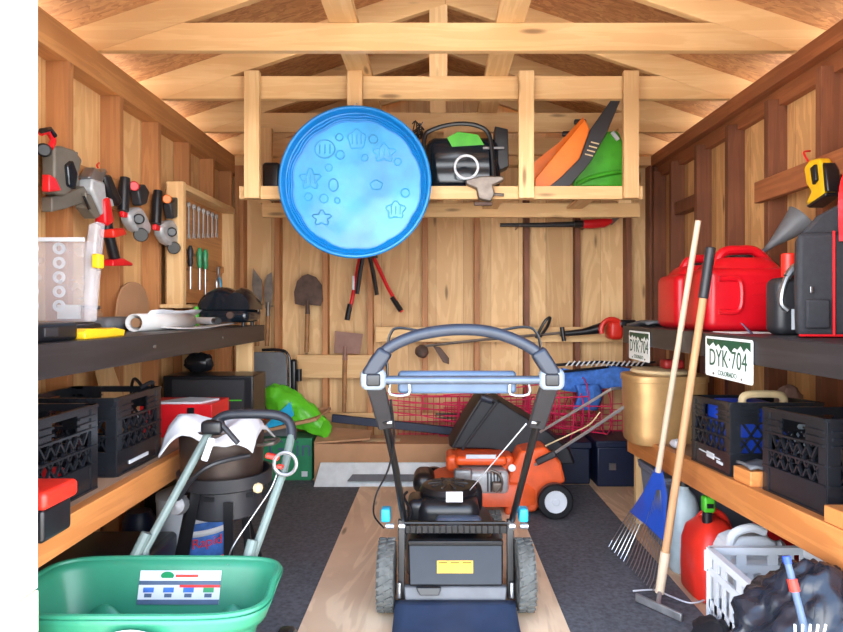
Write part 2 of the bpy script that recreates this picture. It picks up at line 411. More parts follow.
stud(wb, (-1.4, 1.55, YB-.02, YB, CAMZ-(421-VY)/F*4.48, CAMZ-(413-VY)/F*4.48), M['pine'], 'rail_board')
# gable above the back wall
m = MB(); m.prism([(XLs, YBs, TOP), (XRs, YBs, TOP), (CX, YBs, TOP+.62)], (0,.015,0)); struct(m.build('wall_gable', M['ply_back']))
# roof: two sheathed slopes with open eaves
SL = 1/3; CH = .125
def zb(x): return TOP+SL*(1.50-abs(x-CX))      # underside of the top chord
def roofz(x): return zb(x)+CH*math.sqrt(1+SL*SL)
m = MB()
for s_ in (-1, 1):
    xe = CX+s_*1.95
    a = [(CX, 1.0, roofz(CX)), (xe, 1.0, roofz(xe)), (xe, 1.0, roofz(xe)+.014), (CX, 1.0, roofz(CX)+.014)]
    m.prism(a, (0, 3.9, 0))
struct(m.build('ceiling', M['osb']))
# trusses
names = {1.45: 'roof truss directly over the doorway', 2.06: 'roof truss just inside the doorway, above the frame', 2.67: 'nearest visible pine roof truss, its wide tie beam crossing the top of the photo',
         3.28: 'second pine roof truss, the loft rack posts nailed to its tie beam', 3.89: 'third pine roof truss, above the back of the loft rack', 4.46: 'rearmost pine roof truss against the back wall'}
for d in (2.06, 2.67, 3.28, 3.89, 4.46):
    t = thing('roof_truss', names[d], 'roof truss', (CX, d, TOP), 'roof trusses')
    xe = CX-1.50; y0, y1 = d, d+.036
    hx = .36                                  # where the tie's top edge meets the chord
    m = MB(); m.prism([(CX-1.50, y0, TOP), (CX+1.50, y0, TOP), (CX+1.50-hx, y0, TOP+.12), (CX-1.50+hx, y0, TOP+.12)], (0, .036, 0)); m.build('tie_beam', M['pine'], t, bevel=.002)
    for s_ in (-1, 1):
        xo = CX+s_*1.78
        m = MB(); m.prism([(CX+s_*.001, y0, zb(CX)), (xo, y0, zb(xo)), (xo, y0, roofz(xo)-.001), (CX+s_*.001, y0, roofz(CX)-.001)], (0, .036, 0)); m.build('top_chord', M['pine'], t, bevel=.002)
    if d > 3: MB().box(CX-.085, CX+.01, y0+.001, y1-.001, TOP+.12, zb(CX)).build('king_post', M['pine_z'], t)
t = MB(); t.box(-.46, -.34, 2.0, 4.48, TOP+.12, TOP+.158); tag(t.build('ceiling_brace', M['pine_y'], loc=(-.4, 2.0, TOP+.12)), 'left of two long flat boards running front to back on the roof ties', 'board', 'boards on the tie beams')
t = MB(); t.box(.26, .38, 2.0, 4.48, TOP+.12, TOP+.158); tag(t.build('ceiling_brace', M['pine_y'], loc=(.32, 2.0, TOP+.12)), 'right of two long flat boards running front to back on the roof ties', 'board', 'boards on the tie beams')

# ------------------------------------------------------------------ floor coverings
tag(MB().box(-.49, .475, 1.55, 4.0, 0, .012).build('plywood_sheet', M['ply_floor'], loc=(0, 2.8, 0)), 'pale worn plywood sheet down the middle of the floor under the front mower', 'plywood sheet')
tag(MB().box(-1.5, -.492, 1.6, 4.15, 0, .010).build('rubber_mat', M['rubber'], loc=(-1, 2.8, 0)), 'dark rubber floor mat left of the plywood sheet, under the green spreader', 'mat', 'rubber mats')
tag(MB().box(.477, 1.0, 1.6, 4.05, 0, .010).build('rubber_mat', M['rubber'], loc=(.8, 2.8, 0)), 'dark rubber floor mat right of the plywood sheet, under the orange mower', 'mat', 'rubber mats')

# ------------------------------------------------------------------ workbench shelves
def legs(t, spots, m, ztop):
    for (x0_, x1_, y0_, y1_) in spots: MB().box(x0_, x1_, y0_, y1_, 0, ztop).build('leg', m, t, bevel=.002)
t = thing('black_shelf', 'long black stained upper shelf along the left wall under the hanging tools', 'shelf', (-1.2, 2.5, 0))
MB().box(-1.46, -1.04, 1.47, 3.62, 1.045, 1.063).build('shelf_board', M['black_board2'], t)
MB().box(-1.04, -1.0, 1.47, 3.62, .972, 1.063).build('fascia', M['black_board'], t, bevel=.003)
legs(t, [(-1.145, -1.053, 3.55, 3.588), (-1.458, -1.37, 3.56, 3.598)], M['pine_z'], 1.045)
b = MB()
for y in (2.2, 2.9): b.cyl((-1.0, y, 1.02), (-.994, y, 1.02), .006)
b.build('screw', M['steel'], t)
t = thing('wooden_shelf', 'unpainted orange pine lower shelf along the left wall holding two milk crates', 'shelf', (-1.2, 2.5, 0))
MB().box(-1.46, -1.04, 1.47, 3.60, .572, .59).build('shelf_board', M['shelf_top'], t)
MB().box(-1.04, -1.0, 1.47, 3.60, .500, .59).build('fascia', M['shelf_o'], t, bevel=.003)
legs(t, [(-1.42, -1.38, 3.45, 3.54), (-1.12, -1.04, 3.40, 3.438)], M['stud_l'], .572)
RX = 1.03
t = thing('black_shelf', 'long black stained upper shelf along the right wall with number plates screwed on', 'shelf', (1.3, 2.5, 0))
MB().box(RX+.04, 1.56, 1.47, 3.42, 1.045, 1.063).build('shelf_board', M['black_board2'], t)
MB().box(RX, RX+.04, 1.47, 3.42, .972, 1.063).build('fascia', M['black_board'], t, bevel=.003)
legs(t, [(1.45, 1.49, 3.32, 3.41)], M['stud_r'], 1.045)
def zs(y): return .60-.055*(y-1.4)
t = thing('wooden_shelf', 'unpainted orange pine lower shelf along the right wall, sloping down to the back', 'shelf', (1.3, 2.5, 0))
m = MB(); m.prism([(RX+.04, 1.47, zs(1.47)-.018), (RX+.04, 1.47, zs(1.47)), (RX+.04, 3.34, zs(3.34)), (RX+.04, 3.34, zs(3.34)-.018)], (.49, 0, 0)); m.build('shelf_board', M['shelf_top'], t)
m = MB(); m.prism([(RX, 1.47, zs(1.47)-.105), (RX, 1.47, zs(1.47)), (RX, 3.34, zs(3.34)), (RX, 3.34, zs(3.34)-.105)], (.04, 0, 0)); m.build('fascia', M['shelf_o'], t, bevel=.003)
legs(t, [(1.075, 1.165, 3.33, 3.368)], M['pine_z'], zs(3.34)-.02)
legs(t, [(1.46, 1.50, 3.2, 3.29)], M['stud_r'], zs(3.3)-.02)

# ------------------------------------------------------------------ loft rack
LD = 3.24; zr0 = CAMZ-(199-VY)/F*LD; zr1 = CAMZ-(186-VY)/F*LD
t = thing('loft_rack', 'open pine hanging loft rack across the rafters, holding garden gear', 'rack', (0, 3.5, zr0))
MB().box((239-VX)/F*LD, (643-VX)/F*LD, LD, LD+.036, zr0, zr1).build('front_rail', M['pine'], t, bevel=.002)
for a, b in ((246,261),(348,363),(518,533),(622,637)):
    MB().box((a-VX)/F*LD, (b-VX)/F*LD, LD-.036, LD-.001, zr0, CAMZ-(73-VY)/F*LD).build('post', M['pine_z'], t, bevel=.002)
rz1 = CAMZ-(203-VY)/F*3.85; rz0 = CAMZ-(217-VY)/F*3.85
MB().box((262-VX)/F*3.85, (640-VX)/F*3.85, 3.85, 3.886, rz0, rz1).build('rear_rail', M['pine'], t, bevel=.002)
for x in ((265-VX)/F*3.85, (450-VX)/F*3.85, (625-VX)/F*3.85): MB().box(x-.04, x+.04, 3.852, 3.888, rz1, 2.28).build('hanger', M['pine_z'], t)
for px in (300, 400, 500, 600): MB().box((px-VX)/F*LD-.045, (px-VX)/F*LD+.045, LD+.0365, 3.85, zr1-.022, zr1-.006).build('slat', M['pine_y'], t)
LZ = zr1-.006
# ------------------------------------------------------------------ left wall: hanging power tools
WX = XL+.03
M['cast_l'] = mat('pale_grey_casting', (176,178,180), .4, .2, var=.15)
def outline(pts, x, thick, mb=None, m=0):
    mb = mb or MB(); mb.m = m
    mb.prism([PX(a, b, x) for a, b in pts], (thick, 0, 0)); return mb
# circular saw (taupe) at the door side
t = thing('circular_saw', 'taupe grey circular saw with red motor hanging nearest the doorway on the left wall', 'power saw', PX(58, 170, WX), 'power tools on the left wall')
outline([(41,146),(50,146),(62,150),(70,160),(66,176),(60,190),(52,196),(41,194)], WX+.01, .05).build('blade_guard', M['taupe'], t, bevel=.008)
outline([(41,197),(60,192),(74,186),(78,192),(72,203),(58,208),(41,212)], WX, .04).build('base_shoe', M['taupe'], t, bevel=.004)
outline([(67,152),(75,152),(77,205),(69,205)], WX, .012).build('base_plate', M['taupe'], t, bevel=.002)
outline([(60,165),(66,160),(71,174),(69,190),(62,186)], WX+.045, .03).build('trigger_grip', M['glass_d'], t, bevel=.008)
m = MB(); m.cyl(PX(44,150,WX+.02), PX(44,150,WX+.07), .024); m.build('motor', M['black'], t, bevel=.006)
outline([(41,174),(48,178),(54,191),(41,192)], WX+.06, .03).build('battery', M['red'], t, bevel=.006)
m = MB(); m.tube(smooth_path([PX(41,133,WX+.05), PX(48,132,WX+.05), PX(53,140,WX+.05), PX(50,148,WX+.05)]), .011); m.build('front_handle', M['red'], t)
m = MB(); m.tube([PX(41,131,WX+.06), PX(50,129,WX+.06), PX(55,136,WX+.06)], .009); m.build('handle_pad', M['black'], t)
# silver jigsaw / planer
t = thing('planer', 'silver grey hand planer hanging between the taupe saw and the red tool', 'power tool', PX(86, 190, WX), 'power tools on the left wall')
outline([(84,167),(90,172),(95,168),(97,172),(92,183),(88,182),(78,178),(80,174)], WX+.01, .045).build('handle', M['silver'], t, bevel=.006)
outline([(78,178),(91,182),(93,200),(95,214),(89,216),(82,200),(77,190)], WX, .06).build('body', M['cast_l'], t, bevel=.010)
outline([(73,192),(79,195),(89,216),(84,219),(75,208)], WX+.01, .05).build('sole', M['taupe'], t, bevel=.004)
outline([(82,196),(84,196),(90,209),(88,210)], WX+.062, .004).build('vent', M['black'], t)
# reciprocating tool, red and black
t = thing('rotary_hammer', 'long red and black cordless tool hanging nose up on the left wall', 'power tool', PX(105, 220, WX), 'power tools on the left wall')
outline([(93,175),(100,174),(107,190),(112,201),(109,207),(100,196)], WX+.01, .05).build('head', M['black'], t, bevel=.012)
outline([(93,199),(99,197),(103,222),(98,226),(94,224)], WX+.02, .05).build('red_shell', M['red'], t, bevel=.010)
m = MB(); m.tube([PX(103,200,WX+.04), PX(107,228,WX+.04), PX(111,245,WX+.04), PX(115,260,WX+.04)], [.028,.024,.022,.024], 12); m.build('barrel_grip', M['black'], t)
outline([(98,229),(110,228),(113,235),(99,238)], WX+.015, .065).build('collar', M['orange_red'], t, bevel=.008)
outline([(99,266),(100,260),(110,258),(120,263),(120,266)], WX+.01, .06).build('battery_foot', M['red'], t, bevel=.006)
m = MB(); m.tube(smooth_path([PX(101,184,WX+.01), PX(100,172,WX+.02), PX(97,166,WX+.01), PX(99,163,WX)]), .004); m.build('hanging_loop', M['orange_red'], t)
outline([(104,197),(109,199),(111,206),(106,207)], WX+.05, .015).build('selector', M['cast_l'], t, bevel=.004)
def grinder(dx, dy, lab, red):
    t = thing('angle_grinder', lab, 'power tool', PX(132+dx, 210+dy, WX), 'power tools on the left wall')
    q = lambda pts: [(a+dx, b+dy) for a, b in pts]
    m = MB(); m.tube([PX(125+dx,178+dy,WX+.03), PX(124+dx,190+dy,WX+.03), PX(123+dx,211+dy,WX+.03)], [.022,.026,.025], 12); m.build('motor_grip', M['black'], t, bevel=0)
    outline(q([(119,213),(126,208),(132,207),(137,215),(142,226),(141,234),(134,235),(125,230),(120,222)]), WX+.005, .05).build('gear_housing', M['cast_l'], t, bevel=.014)
    m = MB(); m.cyl(PX(139+dx,219+dy,WX+.075), PX(139+dx,219+dy,WX+.02), .024); m.build('knob', M['black'], t, bevel=.006)
    m = MB(); m.cyl(PX(141+dx,235+dy,WX+.06), PX(139+dx,231+dy,WX+.0), .033, .025); m.build('disc_guard', M['black'], t, bevel=.004)
    outline(q([(129,190),(136,184),(141,192),(138,204),(132,206)]), WX+.01, .045).build('trigger', M['dark'], t, bevel=.008)
    m = MB(); m.cyl(PX(134+dx,186+dy,WX+.05), PX(134+dx,186+dy,WX+.01), .022); m.build('dial', M['red'] if not red else M['orange'], t, bevel=.004)
    outline(q([(119,211),(124,213),(123,218),(119,217)]), WX+.06, .02).build('red_cap', M['red'], t, bevel=.004)
grinder(0, 0, 'first black and silver angle grinder hanging head down, beside the red cordless tool', False)
grinder(33, 13, 'second black and silver angle grinder hanging head down, beside the tool rack', True)
# tool rack with shelf
t = thing('tool_rack', 'open pine tool rack fixed to the left wall with hand tools hung inside', 'rack', (-1.4, 3.7, 1.5))
y0, y1 = 3.30, 4.18; xf = XL+.115
MB().box(XL+.025, xf, y0, y0+.038, 1.18, 1.835).build('end_post', M['pine_z'], t, bevel=.002)
MB().box(XL+.001, xf-.02, y1, y1+.038, 1.18, 1.835).build('end_post', M['pine_z'], t, bevel=.002)
MB().box(XL+.001, xf-.01, y0+.038, y1, 1.80, 1.835).build('top_rail', M['pine_y'], t, bevel=.002)
MB().box(XL+.001, XL+.018, y0+.038, y1, 1.19, 1.80).build('back_panel', M['plate_l'], t)
MB().box(XL+.001, xf+.01, y0-.03, y1+.02, 1.16, 1.18).build('bottom_shelf', M['pine_y'], t, bevel=.002)
MB().box(XL+.018, XL+.03, y0+.038, y1, 1.40, 1.44).build('tool_strip', M['plate_l'], t)
for i in range(8):                          # wrenches, shortest last
    y = 3.50+i*.075; L = .215-.010*i; x = XL+.035; z = 1.765-.0*i
    m = MB(); m.bar((x, y, z-.02), (x, y, z-L+.02), .013, .006, (1,0,0)); m.tube(arc((x,y,z-.01), .013, 0, 360, 13, (0,1,0), (0,0,1))[:-1], .006, 6, True)
    m.prism([(x-.002, y-.014, z-L+.028), (x-.002, y+.014, z-L+.028), (x-.002, y+.016, z-L), (x-.002, y+.005, z-L+.012), (x-.002, y-.005, z-L+.012), (x-.002, y-.016, z-L)], (.005,0,0))
    tag(m.build('wrench', M['cast_l'], loc=(x, y, z)), ['largest steel spanner, hanging nearest the front post of the tool rack','second steel spanner from the front post of the tool rack','third steel spanner from the front post of the tool rack','fourth steel spanner from the front post, left of the middle of the tool rack','fourth steel spanner from the rear post, right of the middle of the tool rack','third steel spanner from the rear post of the tool rack','second steel spanner from the rear post of the tool rack','smallest steel spanner, hanging nearest the rear post of the tool rack'][i], 'wrench', 'spanners in the tool rack')
for i, (y, hm, lab) in enumerate(((3.46, 'black', 'black handled screwdriver at the front end of the tool rack'), (3.56, 'dark', 'grey handled screwdriver second in the tool rack'), (3.70, 'teal_g', 'stubby green handled screwdriver in the tool rack, beside the grey one'), (3.79, 'teal_g', 'long green handled screwdriver in the middle of the tool rack'))):
    s = thing('screwdriver', lab, 'screwdriver', (XL+.05, y, 1.47), 'screwdrivers in the tool rack')
    L = .19 if i == 3 else .13
    m = MB(); m.lathe([(.009,0),(.016,.02),(.014,.05),(.018,.09),(.008,.12)], (XL+.05, y, 1.40), n=10); m.build('handle', M[hm], s)
    m = MB(); m.cyl((XL+.05, y, 1.40), (XL+.05, y, 1.40-L), .004, n=6); m.build('shaft', M['silver'], s)
s = thing('pliers', 'teal handled pliers hanging at the rear end of the tool rack', 'pliers', (XL+.05, 4.02, 1.33), None)
for k in (-1, 1):
    m = MB(); m.tube(smooth_path([(XL+.05, 4.02+k*.008, 1.37), (XL+.05, 4.02+k*.035, 1.33), (XL+.05, 4.02+k*.028, 1.24)]), .007); m.build('handle', M['cyan'] if k > 0 else M['silver'], s)
m = MB(); m.bar((XL+.05, 4.02, 1.36), (XL+.05, 4.02, 1.43), .022, .01, (1,0,0)); m.build('jaws', M['silver'], s, bevel=.002)
s = thing('screwdriver', 'bright green handled screwdriver standing on the left upper shelf beside the domed grill', 'screwdriver', (-1.245, 3.22, 1.063))
m = MB(); m.lathe([(.014,0),(.016,.03),(.012,.05),(.017,.08),(.010,.105)], (-1.245, 3.22, 1.063), n=12); m.build('handle', M['green2'], s)

# ------------------------------------------------------------------ on the left upper shelf
SZ = 1.063
t = thing('black_case', 'black plastic tool case lying on the left upper shelf under the clear organizer', 'case', (-1.2, 1.68, SZ))
MB().rbox((-1.22, 1.68, SZ+.026), (.36, .25, .052), .012).build('case_body', M['black'], t)
MB().box(-1.041, -1.034, 1.64, 1.70, SZ+.014, SZ+.040).build('latch', M['dark'], t, bevel=.002)
t = thing('organizer_case', 'clear plastic organizer case with yellow latch standing upright on the left upper shelf', 'case', (-1.25, 2.0, SZ))
z0 = SZ+.049; z1 = z0+.30
MB().rbox((-1.28, 2.01, SZ+.024), (.30, .12, .047), .010).build('base_tray', M['black'], t)
m = MB(); m.box(-1.42, -1.12, 1.97, 2.055, z0, z1-.04); m.build('case_body', M['clear'], t, bevel=.006)
m = MB(); m.prism([(-1.118,1.96,z0),(-1.098,1.96,z0),(-1.07,1.96,z1+.02),(-1.10,1.96,z1+.01),(-1.114,1.96,z0+.2)], (0,.05,0)); m.build('hinge_side', M['clear'], t, bevel=.006)
MB().box(-1.082, -1.058, 1.945, 1.98, z1-.13, z1-.085).build('latch', M['yellow'], t, bevel=.005)
m = MB(); m.box(-1.42, -1.115, 1.962, 1.97, z1-.045, z1-.032); m.build('lid_edge', M['white'], t)
for i in range(5):
    for j in range(2):
        MB().lathe([(.010,0),(.019,0),(.019,.006),(.010,.006),(.010,0)], (-1.205-j*.085, 1.985, z1-.065-i*.046), (0,-1,0), 16, caps=False).build('round_insert', M['white'], t)
MB().box(-1.21, -1.14, 1.98, 1.99, z0+.01, z0+.055).build('white_packet', M['paper'], t)
t = thing('tool_pouch', 'small brown object behind the clear organizer on the left upper shelf', 'box', (-1.38, 2.45, SZ))
MB().rbox((-1.39, 2.45, SZ+.045), (.10, .12, .09), .02).build('pouch_body', M['card2'], t)
MB().box(-1.42, -1.35, 2.40, 2.50, SZ+.09, SZ+.105).build('flap', M['silver'], t, bevel=.004)
t = thing('spirit_level', 'yellow plastic tool lying along the front of the left upper shelf beside the black case', 'tool', (-1.06, 1.95, SZ))
m = MB(); m.prism([(-1.03,1.82,SZ),(-1.03,1.95,SZ),(-1.03,2.05,SZ),(-1.03,2.06,SZ+.022),(-1.03,2.0,SZ+.030),(-1.03,1.94,SZ+.028),(-1.03,1.84,SZ+.032),(-1.03,1.82,SZ+.02)], (-.055,0,0)); m.build('body', M['yellow'], t, bevel=.005)
m = MB(); m.prism([(-1.09,1.86,SZ),(-1.09,2.04,SZ),(-1.09,2.02,SZ+.045),(-1.09,1.88,SZ+.04)], (-.03,0,0)); m.build('grip', M['black'], t, bevel=.005)
t = thing('paper_roll', 'white rolled paper tube lying on the left upper shelf in front of the cardboard', 'paper roll', (-1.2, 2.7, SZ))
a = PX(134,321,-1.20); a.z = SZ+.036; b = a+V(.035,.46,0)
def rollf(u, v):
    aa = 2*math.pi*u; r = .034; return a.lerp(b, v)+V(math.cos(aa)*r, 0, math.sin(aa)*r)
m = MB(); m.grid(rollf, 24, 2, True); m.build('sheet_roll', M['paper'], t, solid=.004)
m = MB(); m.cyl(a+V(0,.01,0), b-V(0,.01,0), .019); m.build('core', M['card2'], t)
m = MB(); m.grid(lambda u, v: V(-1.27+.10*u+.02*v, 2.55+.5*v, SZ+.036+.05*u*u+.004*math.sin(9*v)), 6, 6); tag(m.build('paper_sheet', M['white_cloth'], loc=(-1.3,2.8,SZ), solid=.002), 'curled white sheet leaning up behind the rolled paper tube', 'paper')
t = MB(); t.grid(lambda u, v: V(-1.33+.24*u, 2.62+.80*v, SZ+.008+.006*math.sin(5*v+3*u)), 8, 10); tag(t.build('drawing_sheet', M['paper'], loc=(-1.2,3.0,SZ), solid=.004), 'flat white sheets lying on the left upper shelf beyond the roll', 'paper')
t = thing('caulk_tube', 'small black capped tube lying on the white sheets of the left upper shelf', 'tube', (-1.05, 3.1, SZ+.02))
m = MB(); m.cyl((-1.08, 3.02, SZ+.034), (-1.045, 2.98, SZ+.034), .016); m.build('cap', M['black'], t)
m = MB(); m.cyl((-1.08, 3.02, SZ+.034), (-1.22, 3.17, SZ+.034), .017); m.build('tube_body', M['white'], t)
t = MB(); t.rbox((-1.33, 2.55, SZ+.030), (.14, .30, .058), .028); tag(t.build('grey_bundle', M['grey'], loc=(-1.33,2.55,SZ)), 'grey rounded bundle lying behind the white paper roll on the shelf', 'bundle')
p = PX(141,300,-1.40)
m = MB(); c0 = V(-1.44, p.y, SZ+.005); m.prism([c0+V(0,-.17,0), c0+V(0,.17,0), c0+V(0,.15,.12)]+[c0+V(0,math.cos(math.radians(a_))*.13,.14+math.sin(math.radians(a_))*.075) for a_ in range(10,175,15)]+[c0+V(0,-.15,.12)], (.008,0,0))
tag(m.build('cardboard_template', M['card'], loc=c0), 'rounded brown cardboard piece standing against the left wall behind the paper', 'cardboard')
# tabletop grill
gx, gy = -1.135, 3.41
t = thing('tabletop_grill', 'glossy black domed portable grill at the far end of the left upper shelf', 'grill', (gx, gy, SZ))
m = MB(); m.rbox((gx, gy, SZ+.055), (.28, .26, .07), .03); m.build('firebowl', M['glass_d'], t)
def dome(dx, rx, rz):
    m = MB()
    def fn(u, v):
        a_ = math.pi*u; b_ = math.pi*v
        return V(gx+dx+math.cos(a_)*rx*max(.0, 1), gy-.12+.24*v, SZ+.09+math.sin(a_)*rz*(.75+.25*math.sin(b_)))
    m.grid(fn, 18, 8); n0 = len(m.v)
    m.f.append(list(range(18))[::-1]); m.mi.append(0); m.f.append([18*7+i for i in range(18)]); m.mi.append(0); return m
dome(-.03, .112, .125).build('lid', M['glass_d'], t, sub=1)
dome(.075, .070, .120).build('lid_end', M['glass_d'], t)
m = MB(); m.cyl((gx+.05, gy-.13, SZ+.06), (gx+.05, gy-.15, SZ+.06), .018); m.build('vent_knob', M['rust'], t)
for k in (-1,1):
    for j in (-1, 1): MB().cyl((gx+k*.1, gy+j*.08, SZ), (gx+k*.1, gy+j*.08, SZ+.03), .010).build('foot', M['black'], t)

# ------------------------------------------------------------------ on the left lower shelf
def crate(name, label, cx, cy, z, mats, loc_group, mark=None, W=.33, H=.265, tilt=0):
    t = thing(name, label, 'milk crate', (cx, cy, z), loc_group)
    h = W/2; m = MB(); th = .008
    m.box(-h+.01, h-.01, -h+.01, h-.01, 0, .010)
    for s_ in range(4):
        R = Matrix.Rotation(math.pi/2*s_, 3, 'Z')
        def B(u0, u1, w0, w1, z0_, z1_):
            b = MB().box(u0, u1, -h+w0, -h+w1, z0_, z1_); m.add([R @ q for q in b.v], b.f)
        B(-h+.012, h-.012, 0, th, 0, .078)                     # solid lower band
        B(-h+.004, h-.004, -.007, th, .078, .084); B(-h+.004, h-.004, -.008, th, H-.010, H); B(-h+.004, h-.004, -.006, th, 0, .006)
        B(-h+.004, h-.004, -.007, th, .133, .139)
        for zz in (.188, .208, .228):
            for u0, u1 in (((-h+.012, h-.012),) if zz < .19 else ((-h+.012, -.062), (.062, h-.012))): B(u0, u1, -.007, th, zz, zz+.006)
        # rim webs leaving a hand hole
        for u0, u1 in ((-h+.012, -.062), (.062, h-.012)): B(u0, u1, .001, th-.002, .190, H-.004)
        B(-.062, .062, .001, th-.002, .243, H-.004)
        B(-h+.0, -h+.035, -.003, th, 0, H); B(h-.035, h-.0, -.003, th, 0, H)
        n = 6
        for k in range(n+1):                                   # diamond lattice
            u = -h+.03+(2*h-.06)*k/n; du = .075
            for sg in (-1, 1):
                ua, ub = u, u+sg*du
                za, zb_ = .082, .190
                if ub > h-.02: f_ = (h-.02-ua)/(ub-ua); ub = h-.02; zb_ = za+(zb_-za)*f_
                if ub < -h+.02: f_ = (-h+.02-ua)/(ub-ua); ub = -h+.02; zb_ = za+(zb_-za)*f_
                if abs(ub-ua) < .004: continue
                b = MB().bar((ua, -h+.004, za), (ub, -h+.004, zb_), .0065, .008, (0,1,0)); m.add([R @ q for q in b.v], b.f)
    c = V(cx, cy, z); m.v = [q+c for q in m.v]
    if tilt: m.v = [q+V(0,0,-tilt*(q.y-cy)) for q in m.v]
    m.build('crate_basket', M['crate'], t)
    return t
ca = crate('milk_crate', 'nearer black milk crate on the left lower shelf, oval hand hole facing the room', -1.235, 1.79, .59, M['black'], 'milk crates')
cb = crate('milk_crate', 'farther black milk crate on the left lower shelf with a white label strip', -1.235, 2.24, .59, M['black'], 'milk crates')
MB().box(-1.072, -1.0665, 2.16, 2.30, .614, .626).build('label_strip', M['white'], cb)
tag(MB().rbox((-1.2, 1.86, .64), (.16, .10, .07), .03).build('red_rag', M['red'], loc=(-1.2,1.86,.6)), 'red item lying inside the nearer black crate on the left', 'cloth')
m = MB(); m.tube(smooth_path([(-1.10, 2.30, .86), (-1.08, 2.36, .875), (-1.12, 2.43, .83), (-1.16, 2.47, .75), (-1.18,2.46,.62)]), .008); m.tube(smooth_path([(-1.10, 2.32, .865), (-1.16, 2.38, .885), (-1.2, 2.44, .80), (-1.2,2.47,.60)]), .006)
tag(m.build('cable', M['black'], loc=(-1.13, 2.42, .59)), 'black cable draped over the far corner of the left crate', 'cable')
t = thing('red_lid_box', 'black box with an orange red lid hanging over the edge of the left lower shelf', 'box', (-1.06, 1.54, .59))
MB().rbox((-1.065, 1.535, .59+.042), (.26, .12, .083), .012).build('box_body', M['black'], t)
MB().rbox((-1.065, 1.535, .59+.105), (.285, .14, .045), .014).build('lid', M['orange_red'], t)
MB().rbox((-1.10, 1.535, .59+.131), (.12, .05, .014), .006).build('lid_handle', M['red'], t)
# red cardboard box and amp at the far end of the shelf
t = thing('red_box', 'red product carton with white print on the left lower shelf before the black speaker', 'carton', (-1.2, 2.85, .59))
MB().box(-1.30, -.985, 2.72, 2.95, .59, .735).build('carton', M['red'], t, bevel=.002)
MB().box(-1.318, -1.292, 2.714, 2.7195, .67, .71).build('label', M['white'], t)
m = MB(); m.prism([(-1.26,2.73,.7355),(-1.04,2.74,.7355),(-1.0,2.86,.7355),(-1.15,2.90,.7355)], (0,0,.008)); m.build('white_panel', M['white'], t)
MB().box(-1.09, -1.06, 2.714, 2.7195, .69, .722).build('black_panel', M['black'], t)
t = thing('speaker_box', 'large black box with thin green strip at the far end of the left lower shelf', 'box', (-1.17, 3.33, .59))
MB().box(-1.41, -.945, 3.20, 3.44, .5905, .81).build('cabinet', M['black'], t, bevel=.006)
MB().box(-1.36, -.99, 3.192, 3.1995, .62, .79).build('grille', M['dark'], t)
MB().box(-1.14, -1.00, 3.188, 3.1915, .682, .688).build('green_print', M['green2'], t)
m = MB(); m.prism([(-1.455, 2.75, .595), (-1.455, 2.95, .595), (-1.455, 2.72, .965), (-1.455, 2.62, .965)], (.018, 0, 0))
tag(m.build('offcut_board', M['pine_z'], loc=(-1.45, 2.8, .59)), 'pine offcut leaning against the left wall under the black shelf', 'board')
m = MB(); m.blob((-1.30, 3.40, .86), (.08,.05,.055), .2, 3); tag(m.build('black_bag', M['black'], loc=(-1.3,3.4,.81)), 'small black lump on top of the big black box', 'bag')

# ------------------------------------------------------------------ back wall tools
BY = YB-.03
def sh_outline(pts, d): return [P(a, b, d) for a, b in pts]
def shovel(lab, head, sx, sy0, sy1, hm, sm, d=BY-.02, r=.016, curve=.03):
    t = thing('shovel', lab, 'shovel', P(sx, sy1, d), 'digging tools on the back wall')
    c = P(sum(a for a, b in head)/len(head), sum(b for a, b in head)/len(head), d)
    m = MB(); pts = sh_outline(head, d); m.prism(pts, (0,.004,0)); m.build('blade', hm, t, bevel=.0015)
    m = MB(); m.tube([P(sx, sy0-6, d-.006), P(sx, sy0+8, d-.008)], [.012,.018]); m.build('socket', hm, t)
    m = MB(); m.tube([P(sx, sy0-2, d), V(P(sx,0,d).x, 4.588, P(0,sy0-2,d).z)], .004); m.build('wall_hook', M['steel'], t)
    m = MB(); m.cyl(P(sx, sy0+6, d-.006), P(sx-1, sy1, d-.006), r, n=10); m.build('shaft', sm, t)
    return t
shovel('round point shovel hanging blade up on the back wall left of the pool', [(308,274),(316,277),(322,285),(323,300),(321,306),(311,305),(308,302),(304,306),(295,304),(294,292),(297,281),(302,276)], 307.5, 306, 352, M['rust'], M['brown_h'])
shovel('narrow dark spade hanging blade up in the far left corner, closer to the wall corner', [(253,268),(258,275),(262,280),(262,300),(259,310),(254,302),(252,285)], 258, 306, 346, M['steel'], M['brown_h'])
shovel('narrow dark spade hanging blade up in the far left corner, nearer the round shovel', [(267,275),(272,272),(273,290),(270,312),(265,308),(264,290),(265,280)], 268, 308, 346, M['steel'], M['brown_h'])
t = shovel('flat square shovel hanging blade up behind the pine rail on the back wall', [(335,331),(363,334),(360,354),(334,353)], 345, 352, 412, M['fridge'], M['brown_h'], d=YB-.006-.04)
